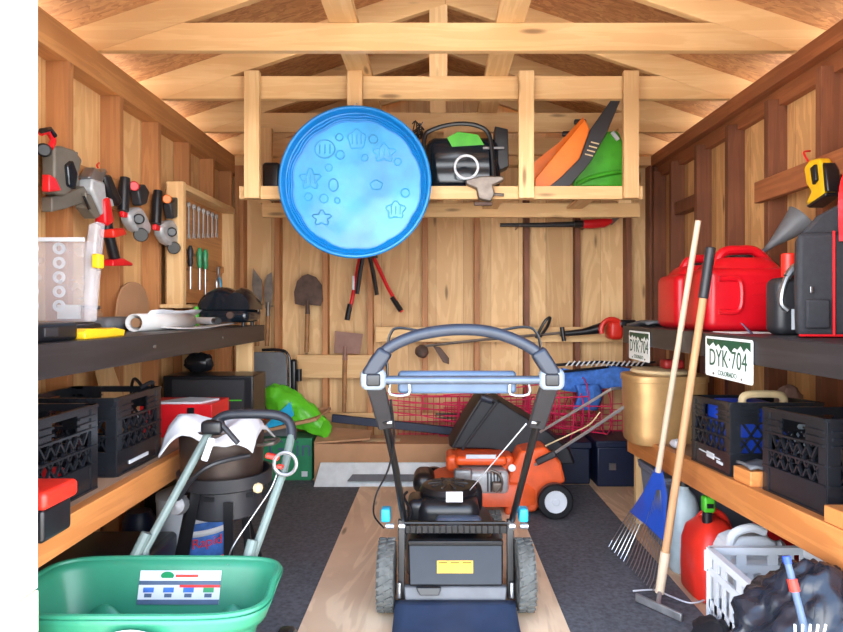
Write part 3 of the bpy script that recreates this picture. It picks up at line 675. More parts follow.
# bolt cutters and shears under the pool
d = 4.42
t = thing('bolt_cutter', 'red long handled bolt cutters hanging open below the blue pool', 'bolt cutters', P(364, 240, d))
m = MB(); m.tube([P(360,258,d), P(352,300,d), P(347,320,d)], [.016,.014,.013]); m.build('left_arm', M['red'], t)
m = MB(); m.tube([P(373,256,d), P(388,288,d), P(402,312,d)], [.014,.013,.013]); m.build('right_arm', M['red'], t)
m = MB(); m.tube([P(350,304,d), P(347,320,d)], .019); m.build('grip', M['black'], t)
m = MB(); m.tube([P(392,297,d), P(401,311,d)], .019); m.build('grip', M['black'], t)
m = MB(); m.prism([P(355,258,d), P(378,258,d), P(372,232,d), P(366,220,d), P(360,232,d)], (0,-.02,0)); m.build('jaw', M['black_m'], t, bevel=.003)
MB().box(P(354,0,d).x-.009, P(354,0,d).x+.006, d-.0165, d-.0135, P(0,290,d).z, P(0,276,d).z).build('sticker', M['white'], t)
m = MB(); m.tube([P(366,232,4.41), V(P(366,0,4.41).x, 4.495, P(0,232,4.41).z)], .004); m.build('wall_hook', M['steel'], t)
t = thing('hedge_shears', 'black gripped shears hanging between the red bolt cutter arms', 'shears', P(366, 240, d-.06))
d2 = d-.06
m = MB(); m.tube([P(364,250,d2), P(360,272,d2), P(357,294,d2)], [.012,.017,.015]); m.build('left_grip', M['black'], t)
m = MB(); m.tube([P(368,250,d2), P(373,272,d2), P(377,295,d2)], [.012,.016,.015]); m.build('right_grip', M['black'], t)
m = MB(); m.prism([P(362,254,d2), P(371,254,d2), P(370,225,d2), P(366,215,d2)], (0,.008,0)); m.build('blade', M['steel'], t)
m = MB(); m.tube([P(366,222,d2), V(P(366,0,d2).x, 4.50, P(0,222,d2).z)], .004); m.build('wall_hook', M['steel'], t)
# string trimmer along the rail
d = 4.36
t = thing('string_trimmer', 'string trimmer lying sideways on the back wall, red engine at the right end', 'string trimmer', P(520, 335, d), None)
m = MB(); m.tube([P(425,346,d), P(480,340,d), P(560,333,d), P(580,331,d)], .010); m.build('shaft', M['steel'], t)
m = MB(); m.tube([P(560,334,d), P(582,332,d), P(602,328,d)], [.018,.022,.04], 12); m.build('throttle_grip', M['black'], t)
m = MB(); m.rbox(P(614,330,d), (.10,.14,.13), .03); m.build('engine', M['orange_red'], t)
m = MB(); m.tube(arc(P(612,330,d-.05), .075, 20, 200, 10, (1,0,0), (0,0,1)), .018); m.build('engine_guard', M['orange_red'], t)
m = MB(); m.rbox(P(626,324,d-.02), (.13,.10,.06), .02); m.build('fuel_cap', M['black'], t)
m = MB(); m.tube(smooth_path([P(536,338,d), P(541,328,d-.02), P(546,320,d-.03), P(550,318,d-.02), P(547,327,d), P(540,337,d)]), .011, 8); m.build('loop_handle', M['black'], t)
m = MB(); m.cyl(P(562,327,d-.02), P(564,341,d-.02), .016); m.build('clamp', M['black'], t)
m = MB(); m.lathe([(.0,-.03),(.045,-.025),(.05,0),(.035,.03),(.015,.04)], P(422,351,d), (.3,-.6,.7), 16); m.build('cutting_head', M['rust'], t)
m = MB(); m.prism([P(433,346,d), P(440,347,d), P(449,358,d), P(449,364,d), P(443,362,d)], (0,-.03,0)); m.build('string_guard', M['rust'], t, bevel=.003)
t = thing('pole_saw', 'pole saw with red head hanging horizontally below the loft rack', 'pole saw', P(550,223,4.35))
for q in (520, 590):
    m = MB(); m.tube([P(q,225,4.34), V(P(q,0,4.34).x, 4.588, P(0,225,4.34).z)], .004); m.build('wall_hook', M['steel'], t)
m = MB(); m.tube([P(500,225,4.36), P(540,225,4.36), P(583,224,4.36)], [.013,.016,.022], 10); m.build('pole', M['dark'], t)
m = MB(); m.tube([P(583,224,4.36), P(592,224,4.36), P(604,223,4.36), P(612,221,4.36)], [.03,.034,.032,.014], 12); m.build('head', M['red'], t)
m = MB(); m.tube([P(574,224,4.36), P(584,224,4.36)], .026, 12); m.build('collar', M['black'], t)
m = MB(); m.prism([P(608,222,4.36), P(624,208,4.36), P(628,210,4.36), P(612,225,4.36)], (0,.01,0)); m.build('blade', M['steel'], t)
# ------------------------------------------------------------------ loft rack contents
# wading pool hanging on the rack front
pc = P(355, 182, 3.12); PR = .384
t = thing('wading_pool', 'bright blue plastic wading pool hanging on the front of the loft rack', 'wading pool', pc)
def poolf(u, v):
    a = 2*math.pi*u
    sca = 1+.014*abs(math.sin(a*9))*(1 if .3 < v < .9 else 0)
    prof = [(1.0,.010),(1.0,-.012),(.985,-.020),(.965,-.020),(.95,-.012),(.94,.010),(.932,.038),(.915,.042),(.908,.066),(.893,.069),(.886,.09),(.872,.093),(.865,.101),(.84,.102),(.72,.102),(.5,.102),(.25,.102),(.001,.102)]
    f = v*(len(prof)-1); i = int(min(f, len(prof)-2)); k = f-i
    r = prof[i][0]*(1-k)+prof[i+1][0]*k; y = prof[i][1]*(1-k)+prof[i+1][1]*k
    if 7 < f < 14: r *= 1-.012+.024*abs(math.sin(a*6))
    if f >= 14: y += .0035*noise.noise(V(math.cos(a)*r*3, math.sin(a)*r*3, 2))*2
    off = V((1-r)*.0, 0, 0)
    return pc+V(math.cos(a)*r*PR, y*.72, math.sin(a)*r*PR)
m = MB(); m.grid(poolf, 96, 18*3+1, True); nb = 96*18*3
m.mi = [1 if i//96 >= 41 else 0 for i in range(len(m.f))]
m.build('basin', [M['blue_pool'], M['pool_floor']], t, angle=60)
yb = pc.y+.102*.72-.004
emb = []
def ring(cx, cz, r, k=1.0, n=20, wob=0, nm='shell_relief'):
    m = MB(); m.tube([pc+V((cx+math.cos(2*math.pi*i/n)*r*(1+wob*math.sin(5*2*math.pi*i/n))), yb-pc.y, cz+k*math.sin(2*math.pi*i/n)*r*(1+wob*math.sin(5*2*math.pi*i/n))) for i in range(n)], .0035, 6, True)
    return m
reliefs = [(-.165,.185,.052,.9,0),(.0,.235,.045,1.1,.1),(.14,.165,.05,.8,.25),(-.24,.03,.045,1,.3),(-.12,.0,.024,1.3,0),(-.145,.09,.018,1,0),(-.085,.155,.022,1,0),(.085,.235,.022,1,0),(-.09,.245,.018,1,0),(.21,.12,.018,1,0),(-.25,-.06,.02,1,0),(-.17,-.07,.022,1,0),(.2,-.13,.045,.9,.2),(.25,-.04,.022,1,0),(-.18,-.17,.04,.8,.3),(.1,.0,.03,.8,.1),(.04,.14,.016,1,0),(-.1,-.08,.014,1,0)]
for cx, cz, r, k, wob in reliefs:
    m = ring(cx, cz, r, k, 26, wob)
    if r > .04:
        for i in range(3): m.tube([pc+V(cx-r*.5+i*r*.5, yb-pc.y+.001, cz-r*.5*k), pc+V(cx-r*.5+i*r*.5, yb-pc.y+.001, cz+r*.5*k)], .003, 6)
    m.build('molded_shape', M['pool_floor'], t)
m = MB(); m.tube([pc+V(0,.0,PR), pc+V(0,.03,PR+.02), pc+V(0,.06,PR+.03)], .003); m.build('hanging_cord', M['white'], t)
# black/green machine lying in the rack
t = thing('blower_vacuum', 'black and green garden machine with rounded frame in the middle of the loft rack', 'garden machine', (P(465,0,3.5).x, 3.5, LZ))
d = 3.5
m = MB(); m.rbox(P(462,158,d)+V(0,0,.0), (.40,.28,.30), .06); bx_c = P(462,158,d)
m = MB(); zc = LZ+.155; m.rbox((P(462,0,d).x, d, zc), (.42,.26,.31), .07); m.build('housing', M['glass_d'], t)
m = MB(); m.tube(smooth_path([P(424,180,d-.15), P(424,140,d-.15), P(432,130,d-.15), P(455,124,d-.15), P(478,126,d-.15), P(490,138,d-.15), P(494,180,d-.15)]), .012, 8); m.build('frame_tube', M['black'], t)
m = MB(); m.prism([P(447,138,d-.135), P(458,132,d-.135), P(478,135,d-.135), P(484,145,d-.135), P(452,147,d-.135)], (0,-.006,0)); m.build('green_panel', M['green2'], t)
m = MB(); m.prism([P(495,126,d-.1), P(508,129,d-.1), P(509,166,d-.1), P(500,170,d-.1), P(494,150,d-.1)], (0,.1,0)); m.build('side_guard', M['black'], t, bevel=.004)
m = MB(); m.bar(P(483,148,d-.14), P(504,148,d-.12), .01, .01); m.build('wing_bolt', M['silver'], t)
m = MB(); cc = P(466,169,3.27)-V(0,.045,0); n = 28; m.tube([cc+V(math.cos(2*math.pi*i/n)*.060, 0, math.sin(2*math.pi*i/n)*.060) for i in range(n)], .0065, 8, True)
tag(m.build('hose_ring', M['white'], loc=cc), 'thin white ring hooked on the loft rack above the clamp', 'ring')
t = thing('bench_vise', 'weathered grey clamp gripping the front rail of the loft rack', 'clamp', P(483,190,3.2))
d = LD-.002
m = MB(); m.prism([P(465,182,d),(P(480,178,d)),P(502,178,d),P(503,182,d),P(492,187,d),P(494,196,d),P(490,203,d),P(478,200,d),P(476,190,d),P(466,186,d)], (0,-.05,0)); m.build('body', M['steel'], t, bevel=.006)
m = MB(); m.bar(P(474,204,d-.03), P(492,204,d-.03), .018, .018); m.build('jaw', M['rust'], t, bevel=.003)
m = MB(); m.tube([P(492,194,d-.03), P(504,195,d-.03)], .008); m.build('screw_rod', M['steel'], t)
m = MB()
rnd = random.Random(3)
for k in range(5): m.tube(smooth_path([P(412+rnd.random()*12, 120+rnd.random()*20, 3.55+rnd.random()*.1) for _ in range(6)]), .0035, 5)
m.tube(smooth_path([P(412,140,3.6), P(414,165,3.6), V(P(414,0,3.6).x, 3.6, LZ+.004)]), .004, 5)
tag(m.build('wire_tangle', M['black'], loc=P(416,130,3.6)), 'tangle of thin black wire beside the pool rim in the loft rack', 'wire')
# orange bucket sled, green bin, hedge trimmer
d = 3.52
t = thing('orange_scoop', 'orange plastic tray tilted up in the right bay of the loft rack', 'tray', P(560,150,d))
front = [(535,180),(537,187.5),(553,187.5),(572,170),(581,158),(593,136),(586,119),(578,138),(560,158)]
m = MB(); m.prism([P(a,b,d-.16) for a, b in [(535,179),(585,119),(593,136),(575,168),(553,187),(535,187)]], (0,.015,0)); m.build('tray_side', M['orange'], t, bevel=.004)
m = MB(); m.prism([P(535,187,d-.145), P(553,187,d-.145), P(575,168,d-.145), P(593,136,d-.145), P(590,134,d-.145), P(572,165,d-.145), P(551,183.5,d-.145), P(535,183.5,d-.145)], (0,.26,0)); m.build('tray_floor', M['orange'], t)
m = MB(); m.prism([P(528,168,d), P(545,153,d), P(560,142,d), P(583,117,d), P(585,122,d), P(562,160,d), P(535,183,d)], (0,.012,0)); m.build('tray_back', M['orange'], t)
m = MB()
for a, b in ((560,142),(572,130)): m.rbox(P(a+8,b-8,d+.03), (.07,.03,.03), .01)
m.build('wheel', M['black'], t)
t = thing('hedge_trimmer', 'long grey hedge trimmer blade guard pointing up out of the loft rack', 'hedge trimmer', P(590,140,d))
dd = 3.32
m = MB(); m.prism([P(625,80,dd), P(622,97,dd), P(606,135,dd), P(590,163,dd), P(570,186,dd), P(548,187.5,dd), P(562,176,dd), P(580,158,dd), P(590,130,dd)], (0,.022,0)); m.build('blade_cover', M['dark'], t, bevel=.004)
m = MB()
for a, b in ((583,145),(581,149),(579,153),(577,157)): m.bar(P(a+8,b-3,dd-.002), P(a+16,b-1,dd-.002), .004, .006)
for a, b in ((609,90),(611,94)): m.bar(P(a+4,b+2,dd-.002), P(a+13,b,dd-.002), .004, .005)
m.build('yellow_mark', M['tan'], t)
t = thing('green_bin', 'bright green plastic tub in the right corner of the loft rack', 'tub', P(600,160,3.62))
d = 3.66
m = MB(); m.loft([[P(a,b,dd_) for a, b in pts] for dd_, pts in ((3.50,[(572,187),(578,160),(600,132),(618,131),(626,150),(627,187)]), (3.83,[(575,184),(580,160),(600,134),(618,132),(626,150),(627,184)]))]); m.build('tub_body', M['green2'], t, bevel=.015)
m = MB(); m.tube(smooth_path([P(577,184,3.49), P(592,177,3.48), P(610,173,3.48), P(622,172,3.49)]), .012); m.build('rim', M['green2'], t)
m = MB(); m.bar(P(612,132,3.49), P(618,140,3.49), .012, .02); m.build('buckle', M['white'], t)
m = MB(); m.rbox((P(272,0,3.55).x, 3.6, LZ+.10), (.10,.16,.20), .02); tag(m.build('dark_canister', M['black'], loc=(P(272,0,3.55).x, 3.6, LZ)), 'black canister in the loft rack, half hidden by the left edge of the pool', 'canister')

# ------------------------------------------------------------------ number plates on the right shelf front
def plate(lab, ya, yb_, zt, zbm, dz=0):
    xp = RX-.004
    t = thing('license_plate', lab, 'number plate', (xp, (ya+yb_)/2, (zt+zbm)/2), 'number plates')
    W = ya-yb_; H = zt-zbm; c = V(xp, (ya+yb_)/2, (zt+zbm)/2); n = V(-1,0,0); R = V(0,-1,0); U = V(0,0,1)
    def q(u, v, o=0): return c+R*(u*W/2)+U*(v*H/2)+n*o
    m = MB(); pts = []
    for cx, cy, a0 in ((1,1,0),(-1,1,90),(-1,-1,180),(1,-1,270)):
        for k in range(5):
            a = math.radians(a0+90*k/4); pts.append(q(cx*(1-.06)+math.cos(a)*.06, cy*(1-.12)+math.sin(a)*.12))
    m.prism(pts, n*.002); m.build('plate_blank', M['plate_w'], t)
    m = MB(); top = [(-.93,.88),(.93,.88)]; pk = [(.93,.45),(.78,.62),(.68,.42),(.55,.68),(.42,.48),(.30,.56),(.15,.30),(0,.55),(-.12,.62),(-.25,.42),(-.38,.66),(-.5,.52),(-.62,.72),(-.8,.5),(-.93,.62)]
    m.prism([q(a, b, .0022) for a, b in top+pk], n*.0004); m.build('mountain_print', M['plate_g'], t)
    text('DYK·704', q(0,-.08,.003), R, U, H*.60, M['plate_g'], t, squash=.86)
    text('COLORADO', q(.0,-.76,.003), R, U, H*.17, M['plate_g'], t)
    for u in (-.6, .6):
        for v in (.84, -.84): MB().cyl(q(u,v,.002), q(u,v,.005), .004, n=8).build('bolt', M['steel'], t)
plate('white and green number plate reading DYK 704 on the shelf front nearer the camera', 2.356, 2.005, 1.052, .905)
plate('white and green number plate at the far end of the right shelf front', 3.29, 2.975, 1.043, .895)

# ------------------------------------------------------------------ right upper shelf
def jerry(lab, cx, cy, z, W, D, H, group, lean=0):
    t = thing('gas_can', lab, 'gas can', (cx, cy, z), group)
    def xf(p):
        k = (p.z+H/2)/H
        if k > .72: f = 1-.55*(k-.72)/.28*.75; return V(p.x*f+.02*(k-.72), p.y*(1-.25*(k-.72)/.28), p.z)
        return V(p.x, p.y, p.z)
    m = MB(); m.rbox((cx, cy, z+H*.385), (W, D, H*.77), .035, seg=5)
    # shoulders
    m2 = MB(); rings = []
    for k in range(7):
        f = k/6; sx_ = (W/2-.006)*(1-.50*f**1.1); sy = (D/2-.008)*(1-.35*f); zz = z+H*.66+H*.24*math.sin(f*math.pi/2)
        rr = []
        for i in range(24):
            a = 2*math.pi*i/24; ca, sa = math.cos(a), math.sin(a)
            rr.append(V(cx+sx_*math.copysign(abs(ca)**.5, ca), cy+sy*math.copysign(abs(sa)**.5, sa), zz))
        rings.append(rr)
    m.loft(rings); m.build('tank', M['red_deep'], t, angle=50)
    m = MB(); m.tube(smooth_path([(cx-W*.30, cy-D*.1, z+H*.80), (cx-W*.20, cy-D*.1, z+H*.97), (cx-W*.02, cy-D*.1, z+H*1.0), (cx+W*.18, cy-D*.1, z+H*.98), (cx+W*.36, cy-D*.1, z+H*.80)]), .020, 10); m.build('carry_handle', M['red_deep'], t)
    m = MB(); x0_ = cx-W*.5
    m.tube(smooth_path([(x0_+.045, cy-D/2-.004, z+H*.24), (x0_+.11, cy-D/2-.006, z+H*.24), (x0_+.13, cy-D/2-.006, z+H*.33), (x0_+.13, cy-D/2-.006, z+H*.55), (x0_+.11, cy-D/2-.006, z+H*.63), (x0_+.045, cy-D/2-.004, z+H*.63)]), .011, 8); m.build('molded_rib', M['red_deep'], t)
    m = MB()
    for k in range(3): m.box(cx-W*.0, cx+W*.40, cy-D/2-.004, cy-D/2+.004, z+H*(.30+.14*k), z+H*(.31+.14*k))
    m.build('side_rib', M['red_deep'], t)
    m = MB(); m.lathe([(.0,0),(.05,0),(.045,.012),(.0,.014)], (cx, cy-D*.12, z+H*.895), n=20, caps=False); m.build('filler_cap', M['black'], t)
jerry('larger red plastic gas can at the front, standing on the right upper shelf', 1.262, 2.60, SZ, .36, .26, .335, 'red gas cans on the upper shelf')
jerry('red plastic gas can standing behind the larger one on the right upper shelf', 1.265, 2.98, SZ, .32, .26, .33, 'red gas cans on the upper shelf')
t = thing('funnel', 'grey plastic funnel lying tilted above the red gas cans against the right wall', 'funnel', P(766,250,2.62))
a = P(764,251,2.66); b = P(801,219,2.62)
m = MB(); ax = (b-a).normalized(); L = (b-a).length
m.lathe([(.008,0),(.014,.04),(.05,L*.8),(.064,L),(.069,L+.004),(.060,L)], a, ax, 24, caps=False); m.build('cone', M['grey'], t, solid=.003)
m = MB(); m.cyl(a-ax*.07, a, .006, .009, 12); m.build('spout', M['grey'], t)
t = thing('nail_gun', 'yellow and black cordless tool hanging on the ledger board of the right wall', 'power tool', PX(815,180,1.50), None)
xw = XR-.066
t.location = PX(815,180,xw)
outline([(803.0,168),(808.6,160),(818.2,158),(823.8,170),(825.4,190),(818.2,200),(807.0,206),(805.4,202),(810.2,192),(805.4,184)], xw-.02, .05).build('body', M['yellow'], t, bevel=.010)
outline([(809.4,168),(814.2,164),(815.8,180),(811.8,185)], xw-.032, .02).build('grip_panel', M['black'], t, bevel=.004)
outline([(821.4,162),(825.4,170),(827.8,192),(823.8,192)], xw-.025, .055).build('rear_cap', M['black'], t, bevel=.006)
outline([(805.4,206),(819.8,196),(825.4,192),(825.4,196),(808.6,208)], xw-.026, .06).build('sole', M['black'], t, bevel=.004)
m = MB(); m.tube(smooth_path([PX(812,166,xw), PX(806,158,xw), PX(804,152,xw), PX(810,151,xw+.03)]), .004); m.build('hanging_loop', M['red'], t)
# jug and bag
t = thing('oil_jug', 'dark grey jug with pale label squeezed between the gas can and the nylon bag', 'jug', (1.24, 2.19, SZ))
m = MB(); m.rbox((1.235, 2.17, SZ+.10), (.13, .10, .20), .03); m.build('bottle', M['dark'], t)
m = MB(); m.tube(smooth_path([(1.20,2.12,SZ+.20), (1.185,2.12,SZ+.16), (1.18,2.12,SZ+.11), (1.20,2.115,SZ+.085)]), .010); m.tube(smooth_path([(1.20,2.12,SZ+.20), (1.23,2.12,SZ+.235), (1.26,2.13,SZ+.21)]), .014); m.build('handle', M['silver'], t)
MB().box(1.215, 1.262, 2.115, 2.1192, SZ+.02, SZ+.09).build('label', M['white'], t)
m = MB(); m.cyl((1.235,2.17,SZ+.2), (1.235,2.17,SZ+.285), .025); m.build('cap', M['orange_red'], t, bevel=.004)
t = thing('tool_bag', 'dark grey nylon tool bag with red piping on the right upper shelf', 'bag', (1.28, 1.92, SZ))
bx0, bx1, by0, by1 = 1.125, 1.47, 1.90, 2.10; H = .33
BG = [(bx0,1.93),(1.50,1.86),(1.54,2.06),(1.215,2.10)]
m = MB(); m.loft([[V(x+ox, y, z) for x, y in BG] for z, ox in ((SZ+.002,0),(SZ+H*.5,-.004),(SZ+H,.0))]); m.build('bag_body', M['bagfab'], t, bevel=.018, seg=3)
m = MB(); m.loft([[V(bx0+.012+dx,1.945-.19*dx,z),V(1.49,1.88,z),V(1.52,2.04,z),V(1.22+dx*.8,2.07,z)] for z, dx in ((SZ+H-.01,0),(SZ+H+.05,.05),(SZ+H+.10,.14),(SZ+H+.14,.19))]); m.build('bag_top', M['bagfab'], t, bevel=.012)
m = MB(); m.tube([(bx0+.004,1.927,SZ+.008),(1.49,1.860,SZ+.008)], .004); m.tube([(1.225,1.908,SZ+.008),(1.225,1.908,SZ+H)], .004); m.build('red_piping', M['red'], t)
m = MB(); m.prism([(bx0+.02,1.925,SZ+.03),(bx0+.085,1.912,SZ+.03),(bx0+.085,1.912,SZ+.12),(bx0+.02,1.925,SZ+.12)], (0,-.012,0)); m.build('pocket', M['bagfab'], t, bevel=.006)
m = MB(); m.rbox((bx0+.035, 1.915, SZ+.150), (.010,.006,.02), .002); m.build('zipper_pull', M['silver'], t)
for k, (xa, xb) in enumerate(((1.24,1.25),(1.30,1.27))):
    m = MB(); pts = smooth_path([(xa,by0-.012+k*.03,SZ+H*.9), (xa+.02,by0+.02,SZ+H+.12), (xa+.06,by0+.04,SZ+H+.2), (xa+.14,by0+.05,SZ+H+.19)])
    for i in range(len(pts)-1): m.bar(pts[i], pts[i+1], .022, .006)
    m.build('strap', M['red'], t)
tag(MB().box(1.09, 1.26, 2.30, 2.44, SZ, SZ+.003).build('paper_slip', M['paper'], loc=(1.2,2.37,SZ)), 'white paper slip on the right upper shelf in front of the gas can', 'paper')
m = MB(); m.prism([(1.135,2.24,SZ+.0005),(1.165,2.28,SZ+.0005),(1.12,2.28,SZ+.040)], (.003,-.003,0)); tag(m.build('folded_label', M['lightblue'], loc=(1.14,2.26,SZ)), 'small folded pale label standing on the right upper shelf edge', 'paper')
m = MB(); m.grid(lambda u, v: V(1.09+.28*u, 3.20+.35*v, SZ+.014+.012*math.sin(7*u+5*v)), 8, 8); tag(m.build('grey_cloth', M['grey'], loc=(1.2,3.3,SZ), solid=.012), 'crumpled grey cloth at the far end of the right upper shelf', 'cloth')

# ------------------------------------------------------------------ right lower shelf
ty = zs
cc_ = crate('milk_crate', 'farther black milk crate on the right lower shelf holding a blue jug', 1.215, 2.375, zs(2.375), M['black'], 'milk crates', tilt=.055)
cd_ = crate('milk_crate', 'nearer black milk crate on the right lower shelf behind the pine block', 1.235, 1.86, zs(1.86), M['black'], 'milk crates', H=.268, tilt=.055)
m = MB(); x = 1.047
m.box(x, x+.003, 2.29, 2.47, ty(2.3)+.045, ty(2.3)+.049); m.box(x, x+.003, 2.34, 2.40, ty(2.3)+.035, ty(2.3)+.056); m.box(x, x+.003, 2.27, 2.315, ty(2.3)+.03, ty(2.3)+.040)
m.build('white_mark', M['white'], cc_)
t = thing('blue_jug', 'royal blue jug with tan handle standing inside the farther right crate', 'jug', (1.2, 2.38, zs(2.38)+.012))
m = MB(); m.rbox((1.19, 2.38, zs(2.38)+.135), (.22, .24, .24), .04); m.build('bottle', M['blue'], t)
m = MB(); m.tube(smooth_path([(1.12,2.27,zs(2.3)+.245), (1.13,2.27,zs(2.3)+.285), (1.20,2.27,zs(2.3)+.292), (1.27,2.28,zs(2.3)+.285), (1.29,2.3,zs(2.3)+.25)]), .014, 10); m.build('handle', M['tan'], t)
t = thing('spray_bottle', 'clear bottle with yellow base at the near side of the farther right crate', 'bottle', (1.30, 2.27, zs(2.3)+.012))
m = MB(); m.lathe([(.035,0),(.037,.01),(.037,.05)], (1.335,2.262,zs(2.26)+.012), n=16); m.build('yellow_base', M['yellow'], t)
m = MB(); m.lathe([(.036,.05),(.036,.15),(.014,.19),(.014,.22)], (1.335,2.262,zs(2.26)+.012), n=16); m.build('bottle', M['milky'], t)
t = thing('teal_spray', 'teal trowel handle resting inside the nearest right crate', 'tool', (1.2, 1.86, zs(1.86)+.012))
m = MB(); m.bar((1.13,1.80,zs(1.8)+.20), (1.25,1.92,zs(1.9)+.22), .03, .03); m.build('handle', M['teal_g'], t, bevel=.008)
m = MB(); m.bar((1.25,1.92,zs(1.9)+.22), (1.33,1.97,zs(1.9)+.05), .05, .005); m.build('blade', M['steel'], t)
m = MB(); m.blob((1.40,2.46,zs(2.46)+.24), (.05,.05,.07), .15, 3); m.cyl((1.40,2.46,zs(2.46)), (1.40,2.46,zs(2.46)+.2), .04); tag(m.build('dark_bottle', M['fridge'], loc=(1.4,2.46,zs(2.46))), 'brownish bottle behind the farther right crate', 'bottle')
def block(lab, x0_, x1_, y0_, y1_, h):
    m = MB(); m.prism([(x0_,y0_,zs(y0_)),(x0_,y1_,zs(y1_)),(x0_,y1_,zs(y1_)+h),(x0_,y0_,zs(y0_)+h)], (x1_-x0_,0,0))
    tag(m.build('pine_block', M['shelf_o'], loc=(x0_,y0_,zs(y0_)), bevel=.003), lab, 'wood block', 'pine blocks on the shelf')
block('pine block between the two crates on the right lower shelf', 1.04, 1.13, 2.05, 2.17, .05)
block('pine block at the near end of the right lower shelf, at the photo edge', 1.035, 1.14, 1.50, 1.655, .045)
m = MB(); m.grid(lambda u, v: V(1.045+.12*u, 2.06+.10*v, zs(2.1)+.060+.006*math.sin(8*u+3*v)), 6, 6); tag(m.build('grey_rag', M['grey'], loc=(1.1,2.1,zs(2.1)+.055), solid=.010), 'grey rag lying on the pine block between the right crates', 'cloth')
# gold tin tub
cx, cy = 1.13, 3.08; zt = zs(3.2)
t = thing('tin_tub', 'gold coloured tin tub with chamfered corners at the far end of the right lower shelf', 'tub', (cx, cy, zt))
rings = []
for z, k in ((0,.93),(.01,.96),(.05,.97),(.30,1.0),(.302,1.03),(.315,1.03),(.325,1.03),(.332,1.01)):
    rr = []
    for i in range(32):
        a = 2*math.pi*i/32; ca, sa = math.cos(a), math.sin(a); rr.append(V(cx+.19*k*math.copysign(abs(ca)**.55, ca), cy+.15*k*math.copysign(abs(sa)**.55, sa), zt+z))
    rings.append(rr)
m = MB(); m.loft(rings); m.build('tub_body', M['gold'], t)
m = MB(); m.lathe([(.12,0),(.14,.012),(.13,.024),(.0,.028)], (cx-.02, cy, zt+.332), n=28, sx=1.15, caps=False); m.build('lid', M['tan'], t)
m = MB(); m.rbox((1.16, 3.05, zt+.362+.022), (.10,.08,.045), .015); tag(m.build('red_reel', mat('dark_red_cord', (150,30,30), .5), loc=(1.16,3.05,zt+.362)), 'dark red object on the lid of the gold tub under the shelf', 'box')
m = MB(); m.blob((1.09, 2.80, zs(2.8)+.022), (.03,.035,.022), .3, 3, 16, flat=-.02); tag(m.build('white_crumple', M['white_cloth'], loc=(1.09,2.8,zs(2.8))), 'crumpled white tissue on the right lower shelf between the tub and crate', 'tissue')
# ------------------------------------------------------------------ front lawn mower (self propelled, black)
def wheel(par, c, r, wd, axis, tyre, hub, name='wheel', tread=0):
    m = MB(); n = 40; c = Vector(c); ax = Vector(axis)
    m.lathe([(r*.62,-wd/2),(r*.92,-wd/2),(r,-wd*.32),(r,wd*.32),(r*.92,wd/2),(r*.62,wd/2)], c, ax, n)
    u, k, w_ = basis(ax)
    for i in range(tread):
        a = 2*math.pi*i/tread; d = u*math.cos(a)+k*math.sin(a); t_ = -u*math.sin(a)+k*math.cos(a)
        for s_ in (-1, 1):
            p0 = c+d*(r+.001)+w_*(s_*wd*.46); p1 = c+(d+t_*(.10*s_)).normalized()*(r+.001)+w_*(s_*wd*.06)
            m.bar(p0, p1, .010, .007, d)
    o = m.build(name, tyre, par)
    m = MB(); m.lathe([(.0,-wd*.5),(r*.2,-wd*.52),(r*.25,-wd*.4),(r*.55,-wd*.42),(r*.63,-wd*.52),(r*.63,wd*.52),(r*.55,wd*.42),(r*.25,wd*.4),(r*.2,wd*.52),(0,wd*.52)], c, ax, 30, caps=False)
    for i in range(6):
        a = 2*math.pi*i/6; d = u*math.cos(a)+k*math.sin(a)
        for s_ in (-1, 1): m.bar(c+d*r*.2+w_*s_*wd*.45, c+d*r*.6+w_*s_*wd*.46, .012, .006, w_)
    m.build('hub', hub, o); return o
FL = .012
t = thing('lawn_mower', 'black lawn mower with arched blue grey handle parked in the middle of the floor', 'lawn mower', (.075, 2.55, FL))
tread_m = mat('grey_worn_tyre', (92,94,92), .85, var=.3, vs=40)
for x, y, r in ((-.188, 2.365, .128), (.336, 2.365, .128), (-.13, 2.97, .085), (.28, 2.97, .085)):
    wheel(t, (x, y, FL+r+.002), r, .062, (1,0,0), tread_m, M['black'], tread=26)
# deck
m = MB(); prof = []
for z, sx_, y0_, y1_ in ((FL+.05,.205,2.47,3.04),(FL+.16,.20,2.47,3.03),(FL+.21,.17,2.50,2.97),(FL+.225,.12,2.55,2.90)):
    rr = []
    for i in range(28):
        a = 2*math.pi*i/28; ca, sa = math.cos(a), math.sin(a)
        rr.append(V(.075+sx_*math.copysign(abs(ca)**.5, ca), (y0_+y1_)/2+(y1_-y0_)/2*math.copysign(abs(sa)**.5, sa), z))
    prof.append(rr)
m.loft(prof); m.build('deck', M['black'], t)
dm = 2.40
# rear door, sloping
def dq(px, py, d): return P(px, py, d)
m = MB(); m.prism([P(408,543,2.40), P(503,543,2.40), P(503,586,2.33), P(409,586,2.33)], (0,.02,0)); m.build('rear_door', M['black'], t, bevel=.006)
m = MB(); m.bar(P(408,542,2.40), P(503,542,2.40), .03, .018); m.build('door_hinge', M['black_m'], t, bevel=.004)
wl_ = MB(); wl_.prism([P(437,560.5,2.372), P(473,560.5,2.372), P(473,573,2.350), P(437,573,2.350)], (0,-.002,0)); wlo = wl_.build('warning_label', M['yellow2'], t)
m = MB()
for r_, n in ((0, 3), (1, 2)):
    for i in range(n):
        xa = 438.5+i*36/n; ya = 563 if r_ == 0 else 569
        for k in range(2): m.prism([P(xa,ya+k*1.6-.4,2.364), P(xa+27/n,ya+k*1.6-.4,2.364), P(xa+27/n,ya+k*1.6+.3,2.364), P(xa,ya+k*1.6+.3,2.364)], (0,.004-.001,0))
m.v = [q+V(0,-(.0 if q.z > P(0,567,2.36).z else .009),0) for q in m.v]
m.build('label_print', M['black'], wlo)
